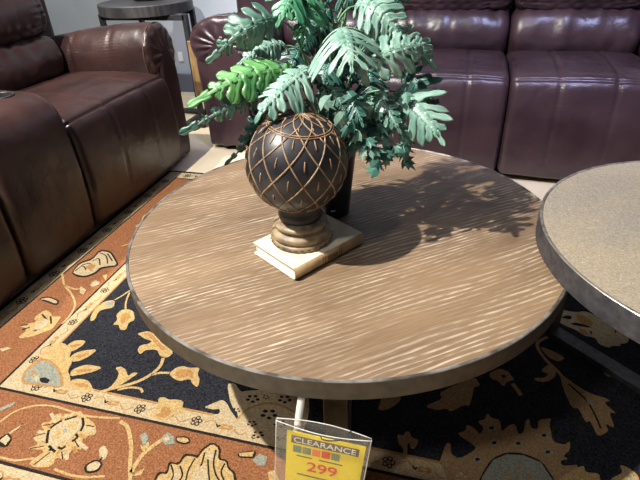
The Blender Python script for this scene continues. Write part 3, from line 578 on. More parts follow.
def bm_box(bm, x0, x1, y0, y1, z0, z1, bev=0, mi=0, mat=None):
    r = bmesh.ops.create_cube(bm, size=1)
    vs = r['verts']
    bmesh.ops.scale(bm, vec=(x1-x0, y1-y0, z1-z0), verts=vs)
    bmesh.ops.translate(bm, vec=((x0+x1)/2, (y0+y1)/2, (z0+z1)/2), verts=vs)
    if mat: bmesh.ops.transform(bm, matrix=mat, verts=vs)
    if bev:
        es = list({e for v in vs for e in v.link_edges})
        bmesh.ops.bevel(bm, geom=es, offset=bev, segments=3, affect='EDGES', profile=.5)
    return bm

def box(name, x0, x1, y0, y1, z0, z1, mat, parent=None, bev=.003, M4=None):
    bm = bmesh.new(); bm_box(bm, x0, x1, y0, y1, z0, z1, bev, 0, M4)
    return from_bm(name, bm, [mat], parent)

def lathe_data(prof, n=64, cx=0, cy=0):
    V, F = [], []
    for (r, z) in prof:
        for k in range(n):
            a = 2*math.pi*k/n; V.append((cx+r*math.cos(a), cy+r*math.sin(a), z))
    for i in range(len(prof)-1):
        for k in range(n):
            k2 = (k+1) % n
            F.append((i*n+k, i*n+k2, (i+1)*n+k2, (i+1)*n+k))
    F.append(tuple(range(n-1, -1, -1))); F.append(tuple((len(prof)-1)*n+k for k in range(n)))
    return V, F
def lathe(name, prof, mats, parent=None, n=64, c=(0, 0), smooth=True, loc=None):
    V, F = lathe_data(prof, n, *c)
    o = from_data(name, V, F, mats, parent, smooth, loc=loc)
    if smooth:
        for p in o.data.polygons:
            if len(p.vertices) > 4: p.use_smooth = False
    return o
def ring(name, r0, r1, z0, z1, mats, parent, n=128, c=(0, 0), bev=.0015, worn_lit=True):
    pts = [(r0, z0), (r1-bev, z0), (r1, z0+bev), (r1, z1-bev), (r1-bev, z1), (r0+bev, z1), (r0, z1-bev)]
    V, F, mi = [], [], []
    K = len(pts)
    for k in range(n):
        a = 2*math.pi*k/n
        for (r, z) in pts: V.append((c[0]+r*math.cos(a), c[1]+r*math.sin(a), z))
    for k in range(n):
        k2 = (k+1) % n
        for i in range(K):
            j = (i+1) % K
            F.append((k*K+i, k2*K+i, k2*K+j, k*K+j)); mi.append(1 if (worn_lit and i in (3, 4, 5)) else 0)
    return from_data(name, V, F, mats, parent, False, mi)

def tube_data(pts, rad, n=8, V=None, F=None, flat=1.0):
    V = [] if V is None else V; F = [] if F is None else F
    pts = [Vector(p) for p in pts]; b0 = len(V)
    up = Vector((0, 0, 1))
    prev = None
    for i, p in enumerate(pts):
        t = (pts[min(i+1, len(pts)-1)]-pts[max(i-1, 0)]).normalized()
        s = t.cross(up if abs(t.z) < .95 else Vector((1, 0, 0))).normalized() if prev is None else (prev - t*prev.dot(t)).normalized()
        prev = s; q = t.cross(s)
        rr = rad(i/(len(pts)-1)) if callable(rad) else rad
        for k in range(n):
            a = 2*math.pi*k/n; V.append(p+s*math.cos(a)*rr+q*math.sin(a)*rr*flat)
    for i in range(len(pts)-1):
        for k in range(n):
            k2 = (k+1) % n; F.append((b0+i*n+k, b0+i*n+k2, b0+(i+1)*n+k2, b0+(i+1)*n+k))
    F.append(tuple(b0+k for k in range(n-1, -1, -1))); F.append(tuple(b0+(len(pts)-1)*n+k for k in range(n)))
    return V, F
def tube(name, pts, rad, mat, parent=None, n=8):
    V, F = tube_data(pts, rad, n); return from_data(name, V, F, [mat], parent)

def catmull(P, n, closed=True):
    K = len(P); out = []
    for i in range(n):
        t = i/n*K if closed else i/(n-1)*(K-1)
        k = min(int(t), K-1 if closed else K-2); f = t-k
        g = (lambda j: P[j % K]) if closed else (lambda j: P[max(0, min(K-1, j))])
        p0, p1, p2, p3 = g(k-1), g(k), g(k+1), g(k+2)
        out.append((tuple(.5*(2*p1[d]+(p2[d]-p0[d])*f+(2*p0[d]-5*p1[d]+4*p2[d]-p3[d])*f*f+(3*p1[d]-p0[d]-3*p2[d]+p3[d])*f**3) for d in (0, 1)), t))
    return out

def cushion(name, prof, s0, s1, Rr, bulge, parent, mat, axis='x', grooves=(), N=156, S=60, wr=.003, wf=9, seed=0, pleats=0, pucker=.0025, drop=0):
    """upholstered piece: a closed (a, z) outline swept along x or y with rolled ends, puffed faces, seam grooves and creases"""
    loop = catmull(prof, N)
    pts = [Vector((p[0][0], p[0][1])) for p in loop]; idx = [p[1] for p in loop]
    area = sum(pts[i].x*pts[(i+1) % N].y-pts[(i+1) % N].x*pts[i].y for i in range(N))
    nr = []
    for i in range(N):
        t = (pts[(i+1) % N]-pts[i-1]).normalized(); nn = Vector((t.y, -t.x)); nr.append(nn if area > 0 else -nn)
    W = (s1-s0)/2; c = (s0+s1)/2
    st = []
    for j in range(8): a = j/8*math.pi/2; st.append((-W+Rr*(1-math.sin(a)) if 0 else -W+Rr*(1-math.cos(a)), Rr*(1-math.sin(a))))
    st = [(-W+Rr*(1-math.cos(j/8*math.pi/2)), Rr*(1-math.sin(j/8*math.pi/2))) for j in range(8)]
    mid = [(-W+Rr+(2*W-2*Rr)*k/S, 0.0) for k in range(S+1)]
    st = st+mid+[(-x, e) for x, e in reversed(st)]
    K = len(prof); V = []
    for (x, e) in st:
        sn = x/W
        for i in range(N):
            n = nr[i]; p = pts[i]
            off = bulge*(1-sn*sn)
            for g in grooves:
                if g[0] == 's':
                    _, pos, dep, wid, u0, u1 = g
                    if u0 <= idx[i] <= u1:
                        d = (c+x-pos)/wid
                        off -= dep*math.exp(-d*d)
                        off += pucker*math.sin(idx[i]*K*2.6+pos*40)*math.exp(-(d/3.5)**2)*(1 if abs(d) > .5 else 0)
                else:
                    _, pos, dep, wid = g[:4]
                    du = abs(idx[i]-pos); du = min(du, K-du); d = du/wid
                    off -= dep*math.exp(-d*d)
                    off += (g[4] if len(g) > 4 else pucker)*math.sin((c+x)*95+pos*3)*math.exp(-(d/3.)**2)*(1 if d > .5 else 0)
            q = (c+x, p.x, p.y) if axis == 'x' else (p.x, c+x, p.y)
            off += wr*noise.noise(Vector(q)*wf+Vector((seed*7.3, seed*3.1, 0)))+wr*.5*noise.noise(Vector((q[0]*wf*2, q[1]*wf*2, q[2]*wf*.7))+Vector((seed, 0, 9)))
            if pleats:
                off += .004*math.cos(pleats*2*math.pi*i/N)*max(0, 1-(W-abs(x))/(Rr*1.6))
            p2 = p-n*(e-off); p2.y -= drop*max(0, (x+W)/(2*W)-.1)**1.3
            V.append((c+x, p2.x, p2.y) if axis == 'x' else (p2.x, c+x, p2.y))
    F = []; ns = len(st)
    for j in range(ns-1):
        for i in range(N):
            i2 = (i+1) % N; F.append((j*N+i, j*N+i2, (j+1)*N+i2, (j+1)*N+i))
    for j, rev in ((0, True), (ns-1, False)):
        # close the end with shrinking loops so that the end face is softly domed
        prev = [j*N+i for i in range(N)]
        cen = sum((Vector(V[k]) for k in prev), Vector())/N
        dirv = Vector((1, 0, 0)) if axis == 'x' else Vector((0, 1, 0)); dirv = -dirv if j == 0 else dirv
        for sc, h in ((.66, .45), (.33, .75)):
            base = len(V)
            for k in range(N):
                V.append(tuple(cen+(Vector(V[j*N+k])-cen)*sc+dirv*(Rr*(.18 if not pleats else .5)*h+(.0065*math.cos(pleats*2*math.pi*k/N)*sc if pleats else 0))))
            cur = [base+k for k in range(N)]
            for i in range(N):
                i2 = (i+1) % N; F.append((prev[i], prev[i2], cur[i2], cur[i]))
            prev = cur
        V.append(tuple(cen+dirv*Rr*.16)); ce = len(V)-1
        for i in range(N): F.append((prev[i], prev[(i+1) % N], ce))
    return from_data(name, V, F, [mat], parent)

# ------------------------------------------------------------------ setting
def struct(o): o['kind'] = 'structure'; return o
struct(box('floor', -3.6, 3.2, -1.2, 3.72, -.1, 0, M['floor'], bev=0))
struct(box('wall_back', -3.6, 3.2, 3.66, 3.78, 0, 2.9, M['wall'], bev=0))
struct(box('wall_left', -3.72, -3.6, -1.2, 3.78, 0, 2.9, M['wall'], bev=0))
struct(box('baseboard_back', -3.6, 3.2, 3.635, 3.66, 0, .14, M['base'], bev=.004))
struct(box('baseboard_left', -3.6, -3.575, -1.2, 3.635, 0, .14, M['base'], bev=.004))

# ------------------------------------------------------------------ rug
def build_rug():
    x0, x1, y0, y1 = -1.475, 1.25, .425, 2.187
    ZT = .010; keys = list(RUGM); V, F, MI = [], [], []
    def rect(a, b, c, d, k, z0, z1):
        n = len(V); V.extend([(a, c, z0), (b, c, z0), (b, d, z0), (a, d, z0), (a, c, z1), (b, c, z1), (b, d, z1), (a, d, z1)])
        for f in ((0, 3, 2, 1), (4, 5, 6, 7), (0, 1, 5, 4), (1, 2, 6, 5), (2, 3, 7, 6), (3, 0, 4, 7)):
            F.append(tuple(n+q for q in f)); MI.append(keys.index(k))
    # nested bands: edge binding, outer cream stripe, rust border, inner cream stripe, navy field
    lev = [(0, 'K', .0085), (.018, 'C', .0090), (.082, 'K', .0092), (.090, 'A', .0094), (.277, 'K', .0096), (.285, 'C', .0098), (.334, 'O', .0099), (.341, 'N', ZT)]
    for i, (d, k, z) in enumerate(lev): rect(x0+d, x1-d, y0+d, y1-d, k, 0, z)
    def poly(k, l, pts, z=None):
        z = ZT+.00035*l if z is None else z
        a = sum(pts[i][0]*pts[(i+1) % len(pts)][1]-pts[(i+1) % len(pts)][0]*pts[i][1] for i in range(len(pts)))
        if a < 0: pts = pts[::-1]
        n = len(V); m = len(pts)
        V.extend([(p[0], p[1], .0085) for p in pts]); V.extend([(p[0], p[1], z) for p in pts])
        F.append(tuple(n+m+q for q in range(m))); MI.append(keys.index(k))
        for q in range(m):
            F.append((n+q, n+(q+1) % m, n+m+(q+1) % m, n+m+q)); MI.append(keys.index(k))
    def smooth_poly(k, l, pts):
        q = []
        for i in range(len(pts)):
            a, b = pts[i], pts[(i+1) % len(pts)]
            q += [(a[0]*.8+b[0]*.2, a[1]*.8+b[1]*.2), (a[0]*.2+b[0]*.8, a[1]*.2+b[1]*.8)]
        poly(k, l, q)
    def stroke(k, l, w, pts):
        c = [p for p, _ in catmull(pts, max(6, len(pts)*5), False)] if len(pts) > 2 else pts
        L, Rt = [], []
        for i, p in enumerate(c):
            a, b = c[max(0, i-1)], c[min(len(c)-1, i+1)]
            dx, dy = b[0]-a[0], b[1]-a[1]; h = math.hypot(dx, dy) or 1
            L.append((p[0]-dy/h*w/2, p[1]+dx/h*w/2)); Rt.append((p[0]+dy/h*w/2, p[1]-dx/h*w/2))
        for i in range(len(c)-1): poly(k, l, [L[i], Rt[i], Rt[i+1], L[i+1]])
    def blossom(cx, cy, r, l=1, k='K', k2='C'):
        for j in range(5):
            a = 2*math.pi*j/5+cx*17
            ex, ey = cx+r*.75*math.cos(a), cy+r*.75*math.sin(a)
            poly(k, l, [(ex+r*.5*math.cos(b), ey+r*.5*math.sin(b)) for b in [q*math.pi/4 for q in range(8)]])
            poly(k2, l+1, [(ex+r*.28*math.cos(b), ey+r*.28*math.sin(b)) for b in [q*math.pi/3 for q in range(6)]])
        poly('O', l+2, [(cx+r*.25*math.cos(b), cy+r*.25*math.sin(b)) for b in [q*math.pi/3 for q in range(6)]])
    def blob(cx, cy, r, a, l=1):
        ca, sa = math.cos(a), math.sin(a)
        f = lambda P: [(cx+u*ca*r-v*sa*r, cy+u*sa*r+v*ca*r) for u, v in P]
        smooth_poly('O', l, f([(-1.5, 0), (-.7, .7), (.2, .4), (1.1, .8), (1.5, 0), (1, -.6), (0, -.4), (-.8, -.8)]))
        smooth_poly('G', l+1, f([(-.8, 0), (0, .3), (.8, .1), (0, -.25)]))
        stroke('K', l+1, r*.3, f([(-2.2, .3), (-1.7, -.3), (-1.4, .2)]))
    # little flowers repeated along the cream stripes
    def stripe(d, w):
        xa, xb, ya, yb = x0+d+w/2, x1-d-w/2, y0+d+w/2, y1-d-w/2
        runs = [((xa, ya), (xb, ya)), ((xa, yb), (xb, yb)), ((xa, ya), (xa, yb)), ((xb, ya), (xb, yb))]
        for (a, b) in runs:
            ln = math.dist(a, b); n = int(ln/.082); an = math.atan2(b[1]-a[1], b[0]-a[0])
            for i in range(1, n):
                t = i/n; cx, cy = a[0]+(b[0]-a[0])*t, a[1]+(b[1]-a[1])*t
                if i % 2: blossom(cx, cy, w*.27, .6)
                else: blob(cx, cy, w*.26, an, .7)
                if i < n-1:
                    m = (i+.5)/n; mx_, my_ = a[0]+(b[0]-a[0])*m, a[1]+(b[1]-a[1])*m
                    sg = 1 if i % 2 else -1
                    nx, ny = -math.sin(an)*w*.25*sg, math.cos(an)*w*.25*sg
                    ux, uy = math.cos(an)*.02, math.sin(an)*.02
                    stroke('O', .8, .003, [(mx_-ux, my_-uy), (mx_+nx, my_+ny), (mx_+ux, my_+uy)])
    stripe(.285, .049); stripe(.018, .064)
    for i, (k, l, pts) in enumerate(RUG_POLYS):
        (smooth_poly if len(pts) > 4 and k != 'B' else poly)(k, l+i*.004, pts)
    for (k, l, w, pts) in RUG_STROKES: stroke(k, l, w, pts)
    # far rust border and the hidden remainder of the field carry the same rosettes
    for i in range(9):
        cx, cy = -1.1+i*.27, 2.0
        for j in range(8):
            a = j*math.pi/4
            smooth_poly('G', 1, [(cx+.02*math.cos(a-.3), cy+.02*math.sin(a-.3)), (cx+.065*math.cos(a-.25), cy+.055*math.sin(a-.25)), (cx+.08*math.cos(a), cy+.07*math.sin(a)), (cx+.065*math.cos(a+.25), cy+.055*math.sin(a+.25)), (cx+.02*math.cos(a+.3), cy+.02*math.sin(a+.3))])
        blossom(cx, cy, .022, 2)
    stroke('G', 1, .007, [(-1.3+.09*i, 2.0+.06*math.sin(i*1.05)) for i in range(27)])
    for cy in (1.62, 1.9):
        blossom(-1.28, cy, .03, 1, 'C', 'O')
    stroke('G', 1, .007, [(-1.28+.05*math.sin(i*1.1), 1.45+.06*i) for i in range(9)])
    o = from_data('rug', V, F, list(RUGM.values()), None, False, MI)
    return tag(o, 'navy, rust and cream floral patterned area rug lying on the floor under the tables', 'rug')
build_rug()

# ------------------------------------------------------------------ coffee tables
ZR = .0118
def coffee_table(c, rad, ztop, rim_h, top_mat, rim_mats, frame_mat, ang, label, feet=(-1, 1)):
    t = empty('coffee_table', (c[0], c[1], 0))
    tag(t, label, 'table')
    lathe('tabletop', [(rad-.004, ztop-rim_h+.006), (rad-.004, ztop-.0005)], [top_mat], t, 128, smooth=False)
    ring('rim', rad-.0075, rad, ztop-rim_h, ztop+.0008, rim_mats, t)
    zt = ztop-rim_h+.006; L = rad-.058; w = .0225; th = .010
    for i in range(2):
        a = ang+i*math.pi/2; rm = Matrix.Rotation(a, 4, 'Z'); dz = .0 if i == 0 else .0005
        lo = -L if (i == 0 or -1 in feet) else -w; hi = L if (i == 0 or 1 in feet) else w
        box('floor_bar', lo, hi, -w, w, ZR, ZR+.02-dz, frame_mat, t, .002, rm)
        box('top_bar', lo, hi, -w, w, zt-.012, zt-dz, frame_mat, t, .002, rm)
        for s in ((-1, 1) if i == 0 else feet):
            box('leg', s*L-th, s*L+th, -w, w, ZR+.012, zt-.004, frame_mat, t, .002, rm)
    return t
T1 = (-.251, 1.077); TZ = .4587
T2 = (.616, 1.054)
ang1 = math.atan2(-1.077, .251)-R(2.5)
coffee_table(T1, .5333, TZ, .043, M['oak'], [M['rim'], M['rim_worn_lit']], M['rim'], ang1, 'low round coffee table with limed brown oak top and dark metal rim')
coffee_table(T2, .413, TZ+.064, .053, M['stone'], [M['rim_dark'], M['rim_worn_lit']], M['rim_dark'], math.atan2(-.18, .21), 'taller round coffee table with speckled grey stone-look top overlapping the oak table', (1,))

# ------------------------------------------------------------------ sofas
def sofa(name, loc, rz, seats, arms, mat, label, console=None, setback=0.0, trim=0.0):
    t = empty(name, loc, rz); tag(t, label, 'sofa')
    xs = [s[0] for s in seats]+[s[1] for s in seats]+[a[0] for a in arms]+[a[1] for a in arms]
    xa, xb = min(xs)+.03, max(xs)-.03
    box('base', xa, xb, .16, .86, .022, .32, mat, t, .02)
    box('back_shell', xa, xb, .74, .90, .10, .93, mat, t, .04)
    seat_p = [(.03, .038), (.004, .11), (-.006, .28), (.004, .42), (.030, .487), (.10, .508), (.32, .515), (.60, .492), (.66, .44), (.58, .36), (.36, .30), (.17, .20), (.14, .045)]
    lum_p = [(.585, .46), (.535, .52), (.518, .59), (.545, .665), (.61, .70), (.72, .72), (.78, .62), (.74, .48), (.66, .44)]
    head_p = [(.62, .69), (.555, .735), (.55, .83), (.60, .93), (.68, .985), (.79, .97), (.84, .85), (.79, .72), (.71, .68)]
    for i, (a, b) in enumerate(seats):
        w = b-a
        g = [('u', 4.0, .008, .085, .0012), ('u', 5.55, .003, .07, .0006)]+[('s', a+w*f, .007, .008, 1.0, 7.2) for f in (.33, .70)]
        cushion('seat', seat_p, a+.002, b-.002, .035, .012, t, mat, 'x', g, seed=i+len(name))
        cushion('lumbar_cushion', lum_p, a+.004, b-.004-trim, .05, .016, t, mat, 'x', [('u', 4, .006, .25)], seed=i+9, wr=.010, pucker=.004)
        cushion('back_cushion', head_p, a+.004, b-.004-trim, .05, .016, t, mat, 'x', [('u', 1, .006, .2)]+[('s', a+w*f, .005, .012, .5, 6) for f in (.18, .82)], seed=i+21, wr=.005, pucker=.0025)
    for j, (a, b) in enumerate(arms):
        xc = (a+b)/2; hw = (b-a)/2
        pad = [(xc+hw*1.02*math.cos(q)*(1 if abs(math.cos(q)) < .9 else .98), .585+.14*math.sin(q)) for q in [2*math.pi*k/12-math.pi/2 for k in range(12)]]
        ar = empty('arm'); ar.parent = t
        cushion('arm_pad', pad, .045+setback, .84, .035, .006, ar, mat, 'y', [('s', p, .006, .010, 0, 12) for p in (.27+setback, .50+setback)], pleats=13, seed=40+j, drop=.11)
        V, F = [], []
        lp = catmull(pad, 60); tube_data([(q[0][0]+(q[0][0]-xc)*.012, .045+setback+.030, q[0][1]+(q[0][1]-.585)*.012) for q in lp+lp[:1]], .0035, 6, V, F)
        from_data('piping', V, F, [M['seam']], ar)
        low = [(xc-hw*.72, .04), (xc-hw*.86, .25), (xc-hw*.92, .48), (xc-hw*.8, .60), (xc, .62), (xc+hw*.8, .60), (xc+hw*.92, .48), (xc+hw*.86, .25), (xc+hw*.72, .04), (xc, .035)]
        cushion('arm_panel', low, .055+setback, .86, .03, .004, ar, mat, 'y', [], seed=50+j)
        fp = [(xc-hw*.46, .05), (xc-hw*.52, .30), (xc-hw*.48, .50), (xc-hw*.28, .60), (xc, .635), (xc+hw*.30, .60), (xc+hw*.56, .50), (xc+hw*.60, .30), (xc+hw*.54, .05), (xc, .04)]
        cushion('front_facing', fp, .030+setback, .085+setback, .014, .003, ar, mat, 'y', [], S=6, seed=60+j)
    if console:
        a, b = console
        cp = [(.03, .034), (.006, .12), (-.004, .30), (.0, .45), (.022, .56), (.09, .612), (.22, .622), (.45, .622), (.60, .62), (.68, .56), (.68, .30), (.50, .20), (.17, .16), (.14, .06)]
        co = cushion('console', cp, a+.002, b-.002, .035, .006, t, mat, 'x', [], seed=77)
        for cx in (b-.108, a+.085):
            V, F = lathe_data([(.041, .55), (.041, .70)], 40, cx, .162)
            cut = from_data('cut', V, F, [])
            md = co.modifiers.new('b', 'BOOLEAN'); md.object = cut; md.solver = 'EXACT'; cut.parent = t
            bpy.context.view_layer.update()
            ev = co.evaluated_get(bpy.context.evaluated_depsgraph_get())
            me = bpy.data.meshes.new_from_object(ev); co.modifiers.clear(); co.data = me
            bpy.data.objects.remove(cut)
            ch = lathe('cup_holder', [(.0395, .552), (.0395, .6265), (.041, .6290), (.046, .6285), (.0465, .6255), (.0405, .6245), (.0405, .551)], [M['iron']], co, 40, (cx, .162))
            # open the cup: drop the top cap
            bm = bmesh.new(); bm.from_mesh(ch.data)
            big = [f for f in bm.faces if len(f.verts) > 4]
            bmesh.ops.delete(bm, geom=[f for f in big if f.calc_center_median().z > .5515], context='FACES'); bm.to_mesh(ch.data); bm.free()
    return t
sofa('sofa', (0, 2.372, 0), 0, [(-1.03, -.41), (-.41, .211), (.211, .832)], [(-1.425, -1.035), (.837, 1.227)], M['leather_lit_blue'],
     'three-seat brown leather sofa behind the potted plant, against the back wall', None, .11)
sofa('reclining_loveseat', (-1.425, 0, 0), math.pi/2, [(1.535, 2.285), (.39, 1.14)], [(2.215, 2.475), (.18, .44)], M['leather'],
     'brown leather reclining loveseat with a cup-holder console, at the left side of the rug', (1.142, 1.533), 0.0, .07)

# ------------------------------------------------------------------ book
bk = empty('book', (-.297, .807, TZ+.0006), math.atan2(.173, .113))
tag(bk, 'cream hardcover book lying flat on the oak coffee table under the carved ball', 'book')
BL, BW, BH = .207, .150, .030      # local x along the spine, local y away from it
box('cover', 0, BL, .002, BW, 0, .0028, M['cover'], bk, .0008)
cvr = bpy.data.objects[bk.children[0].name]
bm = bmesh.new(); bm_box(bm, 0, BL, .002, BW, 0, .0028, .0008); bm_box(bm, 0, BL, .002, BW, BH-.0028, BH, .0008)
bmesh.ops.recalc_face_normals(bm, faces=bm.faces); bm.to_mesh(cvr.data); bm.free()
box('page_block', .005, BL-.005, .004, BW-.005, .0026, BH-.0026, M['pages'], bk, .0006)
V, F = [], []
for k in range(13):
    a = -math.pi/2+math.pi*k/12
    for x in (0, BL): V.append((x, .004-.0075*math.cos(a), BH/2+BH/2*math.sin(a)))
for k in range(12): F.append((2*k, 2*k+1, 2*k+3, 2*k+2))
sp = from_data('spine', V, F, [M['spine']], bk); md = sp.modifiers.new('s', 'SOLIDIFY'); md.thickness = .0022; md.offset = -1
V, F = [], []
def spine_bar(x0, x1, z0, z1):
    for (x, z) in ((x0, z0), (x1, z0), (x1, z1), (x0, z1)):
        q = max(0, 1-((z-BH/2)/(BH/2))**2)
        V.append((x, .004-.0075*math.sqrt(q)-.0026, z))
    n = len(V); F.append((n-4, n-3, n-2, n-1))
for x in (.078, .084, .128, .134): spine_bar(x, x+.002, .004, .026)
for x in (.092, .098, .104, .110, .117): spine_bar(x, x+.0035, .009, .021)
from_data('spine_stamping', V, F, [M['spine_ink']], bk, False)

# ------------------------------------------------------------------ carved ball on its foot
BC = (-.318, .932); BZ = TZ+.0006+BH
bl = empty('decorative_ball', (BC[0], BC[1], BZ+.0004))
tag(bl, 'black ball with tan diamond lattice on a turned foot, standing on a cream book', 'ornament')
RB = .107; ZC = .188
tilt = Matrix.Translation((0, 0, ZC)) @ Matrix.Rotation(R(9), 4, Vector((.2, .97, 0)).normalized())
bm = bmesh.new(); bmesh.ops.create_uvsphere(bm, u_segments=96, v_segments=64, radius=RB)
bmesh.ops.transform(bm, matrix=tilt, verts=bm.verts); from_bm('ball', bm, [M['black_ball']], bl, True)
def sph(lon, lat, r=RB+.0003):
    return tilt @ Vector((r*math.cos(lat)*math.cos(lon), r*math.cos(lat)*math.sin(lon), r*math.sin(lat)))
V, F = [], []
D = 2*math.pi/11; top = R(51); bot = R(-66)
for k in range(11):
    for s in (1, -1):
        tube_data([sph(k*D+s*.75*(bot+(top-bot)*i/30), bot+(top-bot)*i/30) for i in range(31)], .0019, 6, V, F, 1)
    for s in (1, -1):
        tube_data([sph(k*D+s*.75*top+s*1.25*(R(37)*i/12), top+R(37)*i/12) for i in range(13)], .0016, 6, V, F)
for la in (top, bot):
    for dl in (0, R(2.6)):
        tube_data([sph(2*math.pi*i/72, la+dl) for i in range(73)], .0017, 6, V, F)
for row in range(-3, 4):
    la = row*D/1.5
    if not bot+.15 < la < top-.12: continue
    for k in range(11):
        lo = k*D+(D/2 if row % 2 == 0 else 0)
        tube_data([sph(lo, la+(i-2)*.05) for i in range(5)], lambda t: .0019*math.sin(math.pi*(.2+.6*t)), 6, V, F)
for k in range(11):
    lo = k*D+.75*top+D*.5
    tube_data([sph(lo, R(62)+(i-2)*.026) for i in range(5)], lambda t: .0016*math.sin(math.pi*(.12+.76*t)), 6, V, F)
from_data('carved_pattern', V, F, [M['carved']], bl)
lathe('neck', [(.040, .050), (.046, .056), (.049, .064), (.048, .074), (.044, .084), (.047, .092), (.048, .100)], [M['black_ball']], bl)
lathe('foot', [(.066, 0), (.0695, .002), (.0700, .010), (.0675, .0125), (.0630, .0140), (.0630, .0150), (.0668, .0170), (.0674, .0260), (.0655, .0300), (.0590, .0320), (.0555, .0350), (.0560, .0400), (.0600, .0420), (.0612, .0475), (.0590, .0510), (.0520, .0530), (.0480, .0560), (.044, .057)], [M['foot']], bl)
V, F = [], []
for k in range(30):
    a = 2*math.pi*k/30
    tube_data([(.0703*math.cos(a+d), .0703*math.sin(a+d), .007) for d in (-.05, -.02, .02, .05)], lambda t: .0016, 6, V, F)
from_data('carved_beads', V, F, [M['foot_dark']], bl)

# ------------------------------------------------------------------ potted plant
PC = (-.296, 1.120)
pl = empty('potted_plant', (0, 0, 0)); pl.location = (PC[0], PC[1], TZ+.0006)
tag(pl, 'artificial split-leaf philodendron in a black tapered planter on the oak coffee table', 'plant')
lathe('planter', [(.044, 0), (.0475, .002), (.054, .06), (.062, .13), (.0705, .205), (.074, .21), (.074, .222), (.068, .222), (.066, .205)], [M['pot']], pl, 64)
lathe('soil', [(.060, .195), (.066, .205), (.04, .212), (.005, .215)], [M['soil']], pl, 48)
box('label', .0395, .047, -.012, -.0, .026, .029, M['mark'], pl, .0005, Matrix.Rotation(R(-62), 4, 'Z') @ Matrix.Translation((.004, 0, 0)))
CAMP = Vector((0, 0, 1.0971))
OFF = Vector((PC[0], PC[1], TZ+.0006))

